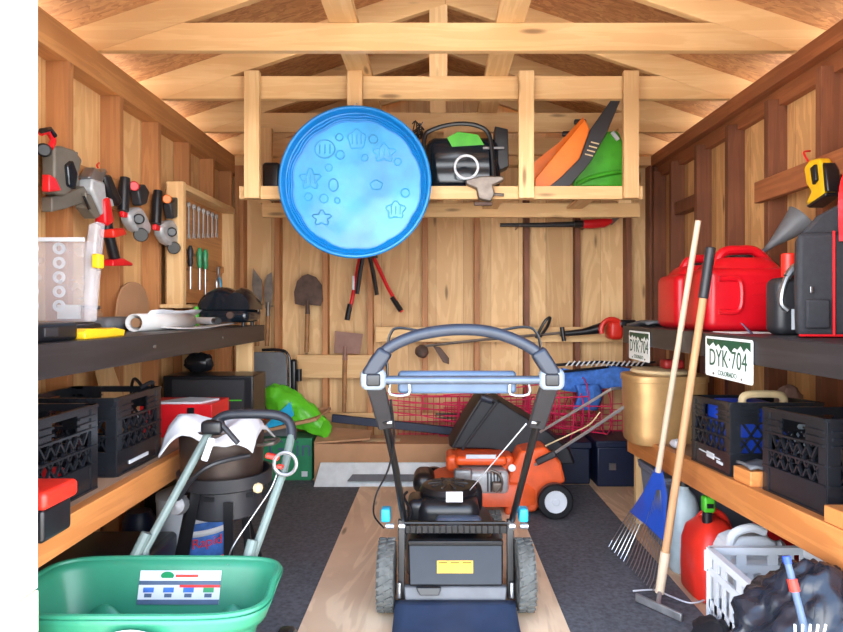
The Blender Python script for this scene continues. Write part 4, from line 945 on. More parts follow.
m = MB(); m.prism([P(404,587,2.33), P(507,587,2.33), P(506,604,2.31), P(405,604,2.31)], (0,.03,0)); m.build('lower_panel', M['grey'], t, bevel=.005)
m = MB(); m.prism([P(416,586,2.318), P(441,586,2.318), P(439,594,2.310), P(420,594,2.310)], (0,-.014,0)); m.build('door_pull', M['black'], t, bevel=.003)
# trailing flap
def flap(u, v):
    x0_ = P(395,0,2.30).x; x1_ = P(515,0,2.30).x
    return V(x0_+(x1_-x0_)*u, 2.30-.20*v, FL+.060-.040*math.sin(v*math.pi/2))
m = MB(); m.grid(flap, 12, 8); m.build('trailing_flap', mat('blue_black_rubber', (48,62,88), .35), t, solid=.005)
# side brackets and bar with grille on top of door
for s_, a, b in ((-1, 398, 405), (1, 507, 514)):
    m = MB(); m.prism([P(a,520,2.41), P(b,520,2.41), P(b,600,2.37), P(a,600,2.37)], (0,.02,0)); m.build('side_bracket', M['black_m'], t, bevel=.003)
    m = MB(); xx = 386 if s_ < 0 else 528; m.cyl(P(xx,526,2.42), P(xx-s_*8,526,2.42), .011, n=10); m.cyl(P(xx-s_*13,526,2.41), P(xx-s_*19,526,2.41), .013, n=10); m.build('axle_bolt', M['chrome'], t)
    m = MB(); xx = 399 if s_ < 0 else 512; m.tube([P(xx,583,2.36), P(xx,598,2.35)], .008); m.build('spring', M['chrome'], t)
m = MB(); m.bar(P(406,527,2.43), P(506,527,2.43), .06, .030)
for i in range(16): m.bar(P(410+i*6,524,2.40), P(410+i*6,534,2.395), .004, .012, (0,1,0))
m.build('discharge_grille', M['black'], t, bevel=.002)
m = MB(); m.cyl(P(404,523,2.395), P(508,523,2.395), .005, n=8); m.build('pivot_rod', M['black_m'], t)
# engine
ec = P(447, 497, 2.70)
eng = MB(); eng.rbox((ec.x+.005, 2.70, ec.z-.045), (.26, .30, .14), .05); eo = eng.build('engine', M['black'], t)
m = MB(); m.lathe([(.12,0),(.125,.02),(.11,.04),(.055,.048),(0,.05)], (ec.x+.005, 2.70, ec.z+.015), n=28, caps=False); m.build('recoil_cover', M['black_m'], eo)
m = MB()
for i in range(10):
    a = 2*math.pi*i/10; m.bar(V(ec.x+.005+math.cos(a)*.03, 2.70+math.sin(a)*.03, ec.z+.064), V(ec.x+.005+math.cos(a)*.085, 2.70+math.sin(a)*.085, ec.z+.060), .010, .008)
m.build('cover_vent', M['dark'], eo)
m = MB(); m.rbox((ec.x-.125, 2.66, ec.z-.03), (.09, .16, .10), .03); m.build('air_filter', M['black'], eo)
m = MB(); m.rbox((ec.x+.045, 2.535, ec.z-.060), (.19, .06, .062), .02); m.build('muffler_guard', mat('slate_grey_cover', (78,90,110), .35), eo)
m = MB(); a = P(446,486,2.545); m.box(a.x, a.x+.068, 2.538, 2.549, P(0,502,2.54).z, P(0,492,2.54).z); m.build('engine_label', M['white'], eo)
m = MB(); m.rbox((ec.x+.10, 2.80, ec.z-.03), (.12,.12,.14), .04); m.build('fuel_tank', M['black'], eo)
m = MB(); m.tube(smooth_path([P(407,492,2.6), P(404,497,2.55), P(410,510,2.5), P(408,520,2.45)]), .006); m.build('throttle_cable', M['black'], t)
# handle
hd = 1.76
def hp(px, py, k=0): return P(px, py, hd+k)
for s_, pts in ((-1, [(374,380,0),(386,424,.14),(396,470,.38),(404,520,.66)]), (1, [(551,380,0),(537,424,.14),(525,470,.38),(512,520,.66)])):
    P_ = [hp(a, b, k) for a, b, k in pts]
    m = MB(); m.tube([P_[1]-(P_[2]-P_[1])*.1, P_[2], P_[3]], .0125, 10); m.build('lower_handle', M['black_m'], t)
    a, b = P_[0], P_[1]
    m = MB(); m.bar(a, b+(b-a)*.05, .052, .026, (0,-1,.3)); m.build('upper_bracket', M['dark'], t, bevel=.006)
    m = MB(); m.cyl(b+V(-.02,-.02,.01), b+V(.02,-.02,.01), .006, n=8); m.build('knob_bolt', M['chrome'], t)
    m = MB(); c = hp(373.5 if s_ < 0 else 551.5, 379); m.rbox((c.x, c.y-.0, c.z), (.072, .05, .062), .02); m.build('end_clamp', M['white'] if 0 else mat('pale_grey_plastic', (122,132,142), .4), t)
    m = MB(); m.rbox((c.x+s_*-.002, c.y-.024, c.z), (.040, .014, .036), .012); m.build('clamp_socket', M['black'], t)
    e = P(388 if s_ < 0 else 521, 514, 2.42); m = MB(); m.rbox(e+V(s_*.008,0,.0), (.036,.05,.052), .008); m.build('height_lever', M['cyan'], t)
m = MB(); m.tube([hp(378,380), hp(548,380)], .0125, 14); m.build('crossbar', mat('steel_blue_tube', (84,94,110), .22, .5), t)
m = MB(); arch = smooth_path([hp(370,372), hp(376,360,-.0), hp(392,346), hp(415,336), hp(440,331), hp(462,329.5), hp(485,331), hp(508,337), hp(531,348), hp(545,361), hp(551,371)], 5)
m.tube(arch, .0170, 14); m.build('arched_grip', M['bluegrey'], t)
for a, b in (((368,377),(386,350)), ((554,377),(537,350))):
    m = MB(); m.bar(hp(*a), hp(*b), .045, .05, (0,1,0)); m.build('grip_joint', mat('slate_blue_plastic', (26,34,48), .4), t, bevel=.01)
m = MB(); m.rbox(hp(457,382,.05), (.345, .03, .066), .012); m.build('control_panel', M['lightblue'], t)
for a in (399, 519):
    m = MB(); c = hp(a, 389, .03); m.tube(smooth_path([c+V(-.025,0,.02), c+V(-.025,0,-.015), c+V(.028,0,-.015), c+V(.028,0,.02)], 3), .004); m.build('panel_bracket', M['silver'], t)
m = MB(); m.tube(smooth_path([hp(388,385,.04), hp(387,352,.05), hp(391,333,.05), hp(400,328,.05), hp(430,332,.05), hp(480,333,.05), hp(524,327,.05), hp(537,334,.05), hp(541,352,.05), hp(541,372,.04)], 6), .004); m.build('bail_bar', M['black_m'], t)
m = MB(); m.tube(smooth_path([P(391,400,1.80), P(394,440,1.95), P(388,470,2.1), P(376,495,2.3), P(374,515,2.4), P(384,528,2.45)]), .0035); m.build('control_cable', M['black'], t)
m = MB(); m.tube([P(526,424,1.88), P(470,490,2.58)], .0022, 5); m.build('starter_cord', M['white'], t)
# ------------------------------------------------------------------ orange mower standing crosswise behind
t = thing('lawn_mower', 'orange lawn mower with chrome handle and black grass bag behind the black mower', 'lawn mower', (.45, 3.6, .01))
W0 = .01
c = P(555, 503, 3.38)
for (x, y, r) in ((c.x, 3.38, .097), (c.x, 3.86, .097), (c.x-.66, 3.42, .085), (c.x-.66, 3.82, .085)):
    wo = wheel(t, (x, y, W0+r+.003), r, .05, (0,1,0), M['black'], M['white'])
    m = MB(); m.lathe([(0,-.031),(r*.18,-.031),(r*.22,-.027),(r*.5,-.027),(r*.6,-.030),(r*.64,-.024)], (x,y,W0+r+.003), (0,1,0), 30, caps=False); m.build('hub_cap', M['white'], wo)
m = MB(); rings = []
for z, k in ((.05,1),(.13,1),(.165,.93),(.18,.8)):
    rr = []
    for i in range(32):
        a = 2*math.pi*i/32; ca, sa = math.cos(a), math.sin(a); rr.append(V(c.x-.36+.33*k*math.copysign(abs(ca)**.6, ca), 3.63+.23*k*math.copysign(abs(sa)**.6, sa), z+.02))
    rings.append(rr)
m.loft(rings); m.build('deck', M['orange_m'], t)
m = MB(); m.prism([P(505,516,3.44), P(508,478,3.44), P(520,452,3.44), P(545,447,3.44), P(561,462,3.44), P(566,482,3.44), P(548,492,3.44), P(536,512,3.44)], (0,.36,0)); m.build('rear_housing', M['orange_m'], t, bevel=.015)
m = MB(); m.rbox(P(483,477,3.52), (.27,.26,.13), .03); m.build('engine_block', M['cast_l'], t)
m = MB(); m.rbox(P(480,456.5,3.56), (.29,.24,.052), .022); m.build('engine_shroud', M['orange'] if 0 else mat('bright_orange_shroud', (232,88,34), .35), t)
text('LAWN', P(482,457,3.475), (1,0,0), (0,0,1), .034, M['white'], t) if 0 else None
m = MB(); m.box(P(466,0,3.43).x, P(496,0,3.43).x, 3.436, 3.442, P(0,459,3.43).z, P(0,455,3.43).z); m.build('white_decal', M['white'], t)
for a in (452, 506): 
    m = MB(); m.rbox(P(a,460,3.58), (.07,.20,.09), .025); m.build('shroud_end', M['orange_m'], t)
m = MB()
for i in range(5): m.box(P(487+i*3.2,0,3.4).x, P(488.2+i*3.2,0,3.4).x, 3.375, 3.40, P(0,488,3.45).z, P(0,470,3.45).z)
m.build('cooling_fin', M['dark'], t)
m = MB(); m.rbox(P(463,474,3.40), (.10,.06,.06), .015); m.build('carburettor', M['cast'], t)
m = MB(); m.rbox(P(497,486,3.38), (.06,.05,.05), .012); m.tube(smooth_path([P(490,470,3.37), P(499,474,3.36), P(502,484,3.36), P(496,492,3.36)]), .008); m.build('muffler', M['steel'], t)
m = MB(); m.cyl(P(512,468,3.42), P(512,468,3.46), .020); m.build('filler_cap', M['white'], t)
m = MB(); m.rbox(P(424,480,3.5), (.12,.22,.12), .05); m.build('front_guard', M['black'], t)
# bag
b0 = [(449,449),(465,420),(480,397),(488,398),(492,402),(500,400),(512,408),(529,418),(548,430),(572,450),(578,466),(560,466),(530,458),(490,450)]
m = MB(); rg = []
for d, k in ((3.62,.95),(3.70,1.0),(3.95,1.0),(4.02,.95)):
    cxp, cyp = 505, 432
    rg.append([P(cxp+(a-cxp)*k, cyp+(b-cyp)*k, 3.62)+V(0,d-3.62,0) for a, b in b0])
m.loft(rg); bg_ = m.build('grass_bag', M['blackfab'], t, bevel=.008)
m = MB(); m.tube([P(453,447,3.60), P(468,420,3.60), P(482,398,3.60)], .008); m.tube([P(462,450,3.61), P(480,425,3.60), P(497,402,3.60)], .007); m.tube([P(482,398,3.60), P(486,396,3.64), P(497,402,3.60)], .012); m.build('bag_frame', M['dark'], bg_)
m = MB(); m.tube([P(481,397.5,3.605), P(492,401,3.60)], .018); m.build('bag_edge', M['bluegrey'], bg_)
# chrome handles toward the right
m = MB(); m.tube([P(540,432,3.50), P(600,396,3.30), P(611,389,3.26), P(620,388,3.30)], .0075, 8); m.build('handle_tube', M['chrome'], t)
m = MB(); m.tube([P(535,465,3.42), P(556,452,3.36), P(590,430,3.25), P(630,403,3.1)], .0085, 8); m.build('handle_tube', M['chrome'], t)
m = MB(); m.tube(smooth_path([P(545,446,3.45), P(575,432,3.4), P(590,424,3.35), P(600,412,3.32)]), .004, 6); m.build('control_cable', M['tan'], t)
m = MB(); m.bar(P(537,462,3.40), P(556,453,3.36), .05, .035); m.build('handle_bracket', M['dark'], t, bevel=.008)

# ------------------------------------------------------------------ green broadcast spreader (front left)
hz = .40
t = thing('spreader', 'sea green drop spreader with sticker inside its hopper, front left at the doorway', 'spreader', (-.76, 1.66, .01))
cx, cy = -.775, 1.69
def hop(u, v, out=0):
    # rim (v=0) to bottom (v=1)
    a = 2*math.pi*u; ca, sa = math.cos(a), math.sin(a)
    hw = .325*(1-.30*v); hd_ = .148*(1-.42*v)
    x = hw*math.copysign(abs(ca)**.38, ca); y = hd_*math.copysign(abs(sa)**.5, sa)
    z = hz-.27*v
    if v < .02: z -= .0
    return V(cx+x, cy+y-.02*v, z-.012*(1 if sa < 0 else -1)*(1-v)+.018*math.cos(a*1.0)*0)
m = MB(); m.grid(lambda u, v: hop(u, v), 64, 12, True); m.f.append([64*11+i for i in range(64)]); m.mi.append(0)
m.build('hopper', M['green_h'], t, solid=.005, angle=60)
m = MB(); pts = [hop(i/72, 0)+V(0,0,.0) for i in range(72)]
pts = [V(cx+(p.x-cx)*1.02, cy+(p.y-cy)*1.035, p.z) for p in pts]
m.tube(pts, .0085, 8, True); m.build('hopper_rim', M['green_h'], t)
m = MB()
def band(u, v):
    p = hop(u, .0); q = hop(u, .17); r = p.lerp(q, v); return V(cx+(r.x-cx)*1.05, cy+(r.y-cy)*1.09, r.z-.004)
m.grid(band, 64, 4, True); m.build('hopper_skirt', M['green_h'], t, solid=.003)
# inner wave ridges
for sx_, w_ in ((-.16, .10), (.20, .075)):
    m = MB(); m.grid(lambda u, v: V(cx+sx_+(u-.5)*2*w_, cy+.115-.035-.03*v-.02, hz-.20+.12*math.sin(math.pi*u)*(1-v)), 14, 5); m.build('inner_ridge', M['green_h'], t, solid=.004)
# sticker on the far inner wall
def onwall(u, v): # u 0..1 left-right, v 0..1 top-bottom
    p = hop(.25, .10+.5*v); xa, xb = P(137,0,1.8).x, P(219,0,1.8).x
    return V(xa+(xb-xa)*u, p.y-.006, p.z)
def patch(u0, u1, v0, v1, o): return [onwall(u0,v0)+V(0,-o,0), onwall(u1,v0)+V(0,-o,0), onwall(u1,v1)+V(0,-o,0), onwall(u0,v1)+V(0,-o,0)]
m = MB(); m.prism(patch(0,1,0,.62,0), (0,-.001,0)); st = m.build('sticker', M['white'], t)
m = MB(); m.prism(patch(.0,1,.185,.26,.0015), (0,-.0005,0)); m.prism(patch(0,1,.53,.62,.0015), (0,-.0005,0)); m.build('blue_band', M['lightblue'], st)
m = MB(); m.prism(patch(.5,1,.26,.31,.0015), (0,-.0005,0)); m.build('red_band', M['red'], st)
for k in range(4):
    u = .06+.245*k
    m = MB(); m.prism(patch(u,u+.13,.31,.40,.0015), (0,-.0005,0)); m.build('bag_picture', M['blue_f'] if k < 3 else M['teal_g'], st)
    m = MB(); m.prism(patch(u+.02,u+.11,.42,.49,.0015), (0,-.0005,0)); m.build('bag_print', M['lightblue'], st)
m = MB(); m.lathe([(0,0),(.012,0),(.012,.001),(0,.001)], onwall(.34,.09)+V(0,-.002,0), (0,-1,0), 20, sx=1.6, caps=False); m.build('oval_logo', M['teal_g'], st)
m = MB(); m.prism(patch(.44,.72,.07,.12,.0015), (0,-.0005,0)); m.build('red_print', M['orange_red'], st)
# outside front logo (white oval)
m = MB(); m.lathe([(0,0),(.045,0),(.045,.002),(0,.002)], (-.745, cy-.178, hz-.075), (0,-1,0), 28, sx=1.8, caps=False); m.build('front_badge', M['white'], t)
# wheels, axle, handle
for s_ in (-1, 1): wheel(t, (cx+s_*.345, cy+.06, .01+.118), .116, .045, (1,0,0), M['black'], M['green_h'])
m = MB(); m.cyl((cx-.37, cy+.06, .128), (cx+.37, cy+.06, .128), .008); m.build('axle', M['steel'], t)
m = MB(); m.bar((cx-.23,cy,.16),(cx+.23,cy,.16), .14, .035); m.build('bottom_plate', M['green_h'], t, bevel=.008)
La = P(142,552,1.86); Lb = P(213,425,2.12); Ra = P(250,562,1.86); Rb = P(292,433,2.12)
m = MB(); m.tube([V(La.x-.02,cy+.185,.14), La+V(0,.02,0), Lb], .0135, 10); m.build('handle_tube', M['grey_tube'], t)
m = MB(); m.tube([V(Ra.x,cy+.185,.14), Ra+V(0,.02,0), P(284,470,2.02), Rb], .0135, 10); m.build('handle_tube', M['grey_tube'], t)
for a, b in ((P(135,557,1.86), P(147,533,1.88)), (P(247,562,1.86), P(253,540,1.88))):
    m = MB(); m.tube([a, b], .0165, 10); m.build('tube_sleeve', M['grey_tube'], t)
m = MB(); m.tube(smooth_path([P(208,434,2.10), P(214,423,2.13), P(228,415,2.14), P(260,414,2.14), P(280,416,2.14), P(290,424,2.13), P(292,440,2.11)]), .0165, 12); m.build('grip_loop', mat('charcoal_foam', (34,38,46), .45), t)
m = MB(); m.rbox(P(213,427,2.08), (.07,.05,.045), .012); m.build('control_box', M['black'], t)
m = MB(); m.tube([P(218,420,2.08), P(238,443,2.06)], .009); m.build('stop_lever', M['dark'], t)
m = MB(); m.bar(P(212,438,2.05), P(204,461,2.03), .022, .012, (0,-1,0)); m.build('scale_lever', M['white'], t, bevel=.004)
m = MB(); c = P(286,463,2.0); m.tube([c+V(math.cos(a*.35)*.036, -.01, math.sin(a*.35)*.036) for a in range(18)], .006, 6, True); m.build('dial_ring', M['cast'], t)
m = MB(); m.bar(P(266,455,2.0), P(279,458,2.0), .022, .016); m.build('orange_knob', M['orange_red'], t, bevel=.004)
m = MB(); m.bar(P(277,466,1.99), P(283,467,1.99), .02, .012); m.build('orange_stop', M['orange_red'], t, bevel=.003)
m = MB(); m.tube(smooth_path([P(278,470,2.0), P(270,490,1.97), P(250,520,1.93), P(232,548,1.88), P(228,565,1.83)]), .0025, 6); m.build('control_wire', M['silver'], t)
m = MB(); m.lathe([(0,-.016),(.012,-.012),(.017,0),(.012,.012),(0,.016)], P(258,488,1.98), (1,0,0), 14, caps=False); m.build('ball_knob', M['tan'], t)

# ------------------------------------------------------------------ outdoor cooker with pot, towel, bucket
cx, cy = -.80, 2.36; zt = .485
t = thing('propane_cooker', 'black outdoor propane cooker on three legs behind the green spreader handle', 'cooker', (cx, cy, .01))
m = MB(); m.lathe([(.125,.385),(.132,.39),(.132,.485),(.172,.50),(.175,.545),(.163,.545),(.158,.505),(.12,.50)], (cx,cy,0), n=40, caps=False); m.build('wind_screen', M['dark'], t)
m = MB()
for i in range(6):
    a = 2*math.pi*(i+.4)/6; m.box(cx+math.cos(a)*.1355-.018, cx+math.cos(a)*.1355+.018, cy+math.sin(a)*.1355-.004, cy+math.sin(a)*.1355+.004, .462, .476)
m.build('air_slot', M['black'], t)
for px, py, tx, ty_ in ((255,615,246,470),(170,585,196,500)):
    f = PZ(px, py, .01) if px > 200 else V(-1.0, 2.30, .01); m = MB(); m.bar((f.x, f.y, .012), P(tx, ty_, f.y+.03) if 0 else V(cx+(f.x-cx)*.55, cy+(f.y-cy)*.55, .50), .026, .012, (0,1,0)); m.build('leg', M['black_m'], t)
for fx, fy in ((-.72, 2.62),):
    m = MB(); m.bar((fx, fy, .012), (cx-.01, cy+.125, .50), .026, .012, (0,1,0)); m.build('leg', M['black_m'], t)
m = MB(); m.bar((cx-.135,cy-.14,.10),(cx-.06,cy-.136,.50), .034, .006, (0,1,0)); m.build('strap', M['black_m'], t)
m = MB(); m.bar((cx+.06,cy-.138,.10),(cx+.055,cy-.138,.46), .034, .006, (0,1,0)); m.build('strap', M['black_m'], t)
m = MB(); m.lathe([(0,-.02),(.03,-.02),(.035,0),(.03,.03),(0,.035)], (cx-.115, cy-.15, .455), (0,-1,.2), 16, caps=False); m.build('regulator', M['cast'], t)
m = MB(); m.tube(smooth_path([V(cx-.11,cy-.17,.48), V(cx-.05,cy-.2,.56), V(cx+.02,cy-.19,.61), V(cx+.12,cy-.1,.62)]), .009); m.build('gas_hose', M['dark'], t)
t = thing('cooking_pot', 'large dark stock pot sitting on the propane cooker, half covered by a white towel', 'pot', (cx-.02, cy+.02, .50))
pm = mat('dark_seasoned_pot', (62,48,42), .4, .3, var=.3)
m = MB(); m.lathe([(.0,.51),(.13,.512),(.150,.525),(.156,.70),(.163,.705),(.163,.712),(.151,.712),(.146,.53),(0,.525)], (cx-.02,cy+.02,0), n=40, caps=False); m.build('pot_body', pm, t)
m = MB(); m.tube(smooth_path([V(cx+.12,cy-.02,.64),V(cx+.19,cy-.04,.65),V(cx+.19,cy+.04,.65),V(cx+.12,cy+.06,.64)]), .007); m.build('pot_handle', M['steel'], t)
# towel
def towel(u, v):
    x = cx-.187+.335*u; y = cy-.155+.31*v
    r = math.hypot(x-(cx-.02), y-(cy+.02)); z = .722+.018*math.sin(9*u+2*v)+.03*math.sin(5*v+7*u)*.5+.055*math.exp(-((u-.38)**2+(v-.35)**2)*22)
    if r > .155: z -= (r-.155)*1.0
    if v < .12: z -= .01
    return V(x, y, z+.006*noise.noise(V(u*9, v*9, 1)))
m = MB(); m.grid(towel, 40, 32); tag(m.build('towel', M['white_cloth'], loc=(cx,cy,.68), solid=.006), 'white towel draped over the dark pot on the cooker', 'towel')
t = thing('detergent_bucket', 'large white bucket with blue and red label standing behind the cooker legs', 'bucket', (-1.035, 2.665, .01))
bx, by = -1.035, 2.665
m = MB(); m.lathe([(0,0),(.142,.002),(.148,.012),(.154,.33),(.156,.34),(.156,.36),(.12,.375),(.05,.378),(0,.378)], (bx,by,.01), n=40, caps=False); m.build('bucket_body', M['white'], t)
def lab(a0, a1, z0_, z1_, r, mm, nm, par):
    m = MB(); m.grid(lambda u, v: V(bx+math.cos(a0+(a1-a0)*u)*(r+.008*(z0_+(z1_-z0_)*v)/.3), by+math.sin(a0+(a1-a0)*u)*(r+.008*(z0_+(z1_-z0_)*v)/.3), .01+z0_+(z1_-z0_)*v), 14, 3); return m.build(nm, mm, par, solid=.001)
A0, A1 = math.radians(-78), math.radians(-22)
lo = lab(A0, A1, .10, .27, .1505, M['blue_f'], 'label', t)
lab(A0, A1, .085, .115, .1515, M['red'], 'label_band', lo); lab(A0, A1, .215, .24, .1515, M['white'], 'label_swoosh', lo)
am = math.radians(-52); n_ = V(math.cos(am), math.sin(am), 0); text('Rapid', V(bx,by,.20)+n_*.1605, V(-n_.y,n_.x,0), (0,0,1), .055, M['red'], lo)
m = MB(); m.lathe([(.0,0),(.07,.0),(.07,.2),(.05,.24),(0,.24)], (-1.33,2.78,.01), n=20, caps=False); tag(m.build('blue_bottle', M['blue_d'], loc=(-1.33,2.78,.01)), 'dark blue container left of the white bucket under the lower shelf', 'bottle')
m = MB(); m.rbox((-1.25, 3.2, .01+.14), (.34,.4,.28), .02); tag(m.build('dark_tote', M['black'], loc=(-1.25,3.2,.01)), 'dark tote in the shade under the left lower shelf', 'tote')
m = MB(); m.rbox((-1.22, 2.28, .01+.13), (.38,.40,.26), .02); tag(m.build('dark_tote', M['black'], loc=(-1.22,2.28,.01)), 'black tote under the left lower shelf beside the spreader', 'tote')
# ------------------------------------------------------------------ far left corner
t = thing('folded_chair', 'folded grey chair with black frame leaning on the back wall behind the black box', 'chair', (-1.15, 4.33, 0))
m = MB(); m.prism([P(246,352,4.32), P(283,352,4.32), P(287,357,4.32), P(288,440,4.25), P(246,440,4.25)], (0,.012,0)); m.build('back_panel', M['grey'], t, bevel=.008)
m = MB(); m.tube(smooth_path([P(262,350,4.30), P(280,350,4.30), P(288,355,4.29), P(290,372,4.28), P(290,462,4.2)]), .010); m.build('frame_tube', M['black_m'], t)
m = MB(); m.rbox(P(294,377,4.34), (.045,.07,.25), .018); m.cyl(P(299,369,4.33), P(299,381,4.33), .02); m.build('hinge_roller', M['black'], t)
m = MB(); m.cyl(P(294,392,4.34), V(P(294,0,4.34).x,4.34,0), .012); m.build('leg', M['black_m'], t)
GB = 4.18
x0_, x1_ = P(232,0,GB).x, P(312,0,GB).x
t = thing('green_carton', 'dark green carton with pale blue lettering on the floor in the far left corner', 'carton', (-1.05, 4.25, 0))
m = MB(); m.prism([(x0_,GB,0),(x1_,GB,0),(x1_,4.42,0),(x0_,4.42,0)], (0,0,.285)); m.build('carton', M['green_box'], t, bevel=.004)
tc_ = V((x0_+x1_)/2+.12, GB-.003, .215)
text('Gain', tc_, (1,0,0), (0,0,1), .16, M['lightblue'], t)
m = MB(); m.rbox((x1_-.05, GB-.002, .045), (.04,.004,.035), .001); m.build('white_mark', M['white'], t)
m = MB(); m.prism([P(228,441,4.10), P(316,421,4.10), P(331,410,4.35), P(250,415,4.35)], (0,0,.02)); tag(m.build('cardboard_flap', M['card'], loc=P(270,430,4.2)), 'brown cardboard flap between the green carton and the green plastic bag', 'cardboard')
def sack(u, v):
    a = 2*math.pi*u
    s = v; px = 266+60*s; py = 391+34*s**1.2
    c = P(px, py+4, 4.27-.10*s)
    r = .155*(1-.62*s**1.3)*(math.sin(math.pi*min(1, (s+.03)*1.6)/2))**.5
    k = 1+.18*noise.noise(V(math.cos(a)*2.2, math.sin(a)*2.2, s*6))+.10*noise.noise(V(math.cos(a)*6, math.sin(a)*6, s*16))
    return c+V(math.cos(a)*r*.5*k, math.cos(a)*r*.6*k, math.sin(a)*r*k)
m = MB(); m.grid(sack, 36, 30, True); m.f.append(list(range(36))[::-1]); m.mi.append(0); m.f.append([36*29+i for i in range(36)]); m.mi.append(0)
t = thing('plastic_bag', 'bright green plastic sack slumped over the cardboard in the far left corner', 'bag', P(280,420,4.25))
m.build('sack', M['green'], t)
m = MB(); m.prism([P(262,428,4.10), P(290,402,4.12), P(294,415,4.10), P(284,424,4.08), P(270,428,4.08)], (0,.008,0)); m.build('blue_panel', M['cyan'], t, bevel=.003)
m = MB(); m.prism([P(253,420,4.13), P(262,414,4.13), P(272,412,4.13), P(262,424,4.13)], (0,.008,0)); m.build('orange_print', M['orange_red'], t)
# cardboard box, foil panels and black plank
t = thing('flat_box', 'long low brown cardboard box lying on the floor against the back wall', 'carton', (0, 4.2, 0))
z = CAMZ-(444-VY)/F*4.10; zb_ = CAMZ-(465-VY)/F*4.10
m = MB(); m.box(P(314,0,4.10).x, P(520,0,4.10).x, 4.10, 4.40, 0, z); m.build('carton', M['card'], t, bevel=.004)
m = MB(); m.prism([P(314,444,4.09), P(370,440,4.15), P(372,432,4.30), P(322,428,4.35)], (0,0,.012)); m.build('open_flap', M['card'], t)
m = MB(); m.box(P(362,0,4.2).x, P(400,0,4.2).x, 4.18, 4.26, z+.0005, z+.003); m.build('packing_tape', M['tan'], t)
t = thing('metal_track', 'pale flat metal track panels stacked on the floor in front of the brown box', 'panel', (-.4, 4.03, 0))
m = MB(); a = P(313,487,3.99); b = P(496,487,3.99); m.prism([V(a.x,3.99,.0), V(b.x,3.99,.0), V(b.x,4.085,.145), V(a.x+.03,4.085,.145)], (0,.012,0)); m.build('lower_panel', M['foil'], t, bevel=.003)
m = MB(); m.prism([V(a.x+.22,3.995,.05), V(b.x-.20,3.995,.05), V(b.x-.20,4.02,.085), V(a.x+.25,4.02,.085)], (0,-.012,0)); m.build('grey_insert', M['grey'], t)
m = MB(); m.bar(P(332,418,4.33), P(480,434,4.33), .03, .055); tag(m.build('black_rail', M['blue_d'], loc=P(400,426,4.33), bevel=.004), 'long dark blue black rail lying above the brown box along the back wall', 'rail')
# ------------------------------------------------------------------ back right: red wire cages, blue chair, black bins
def cage(lab, cx, cy, z, L, r0, r1, ax, seed):
    t = thing('tomato_cage', lab, 'wire cage', (cx, cy, z), 'red wire cages')
    ax = Vector(ax).normalized(); u, k, w_ = basis(ax); c = V(cx, cy, z)
    for i in range(5):
        f = i/4; r = r0+(r1-r0)*f; q = c+w_*(L*(f*.8))
        m = MB(); m.tube([q+u*math.cos(a*.2618)*r+k*math.sin(a*.2618)*r for a in range(24)], .0045, 5, True); m.build('ring', M['redwire'], t)
    for i in range(4):
        a = math.pi/2*i+.4; d = u*math.cos(a)+k*math.sin(a)
        m = MB(); m.cyl(c+d*r0, c+d*r1*.98+w_*L*.8, .0045, n=5); m.cyl(c+d*r1*.98+w_*L*.8, c+d*r1*.9+w_*L, .0045, n=5); m.build('leg', M['redwire'], t)
cage('red wire cage lying highest in the heap, its mouth to the right', 1.0, 4.20, .52, .95, .17, .08, (-1,.02,-.02), 1)
cage('longest red wire cage of the heap, reaching left behind the black mower handle', .9, 4.22, .40, 1.25, .16, .07, (-1,.0,.10), 2)
cage('red wire cage at the bottom of the heap above the black bins', 1.15, 4.20, .46, .9, .15, .08, (-1,.03,.03), 3)
t = thing('wire_fence', 'roll of red garden fence mesh spread behind the mowers', 'fence mesh', (.3, 4.3, .3))
def fmesh(x0_, x1_, z0_, z1_, y, nx, nz, rot=0):
    m = MB()
    for i in range(nx+1):
        x = x0_+(x1_-x0_)*i/nx; m.cyl((x, y, z0_+rot*(x-x0_)), (x, y, z1_+rot*(x-x0_)), .003, n=4)
    for j in range(nz+1):
        z = z0_+(z1_-z0_)*j/nz; m.cyl((x0_, y-.003, z), (x1_, y-.003, z+rot*(x1_-x0_)), .003, n=4)
    return m
fmesh(P(398,0,4.4).x, P(600,0,4.4).x, CAMZ-(440-VY)/F*4.4, CAMZ-(397-VY)/F*4.4, 4.40, 34, 7).build('mesh_panel', M['redwire'], t)
fmesh(P(440,0,4.35).x, P(632,0,4.35).x, CAMZ-(446-VY)/F*4.35, CAMZ-(404-VY)/F*4.35, 4.34, 26, 8, -.03).build('mesh_panel', M['redwire'], t)
fmesh(P(545,0,4.3).x, P(632,0,4.3).x, CAMZ-(440-VY)/F*4.3, CAMZ-(372-VY)/F*4.3, 4.30, 9, 4, .03).build('mesh_panel', M['redwire'], t)
m = MB()
for i in range(9): m.bar(P(436+i*4,413,4.3), P(436+i*4,421,4.3), .006, .006)
m.bar(P(436,414,4.3), P(470,414,4.3), .006, .008); m.bar(P(436,418,4.3), P(470,418,4.3), .006, .006)
tag(m.build('comb_strip', M['black'], loc=P(450,417,4.3)), 'short black wire comb on the back wall beside the red mesh', 'rack')
t = thing('camp_chair', 'folded blue camp chair lying on the red cages near the right corner', 'chair', P(605,375,4.22))
m = MB(); m.grid(lambda u, v: P(562+92*u, 368+22*v+2*math.sin(9*u), 4.20+.03*math.sin(6*u)), 22, 6); m.build('seat_fabric', M['blue_f'], t, solid=.03)
m = MB(); m.grid(lambda u, v: P(576+22*u+3*math.sin(4*v), 385+25*v, 4.17+.02*math.sin(7*u)), 10, 10); m.build('back_fabric', M['blue_f'], t, solid=.03)
m = MB(); m.tube([P(556,365,4.17), P(600,362,4.16), P(650,366,4.15)], .010); m.tube([P(560,372,4.17), P(655,362,4.22)], .009); m.build('frame_tube', M['black_m'], t)
m = MB(); 
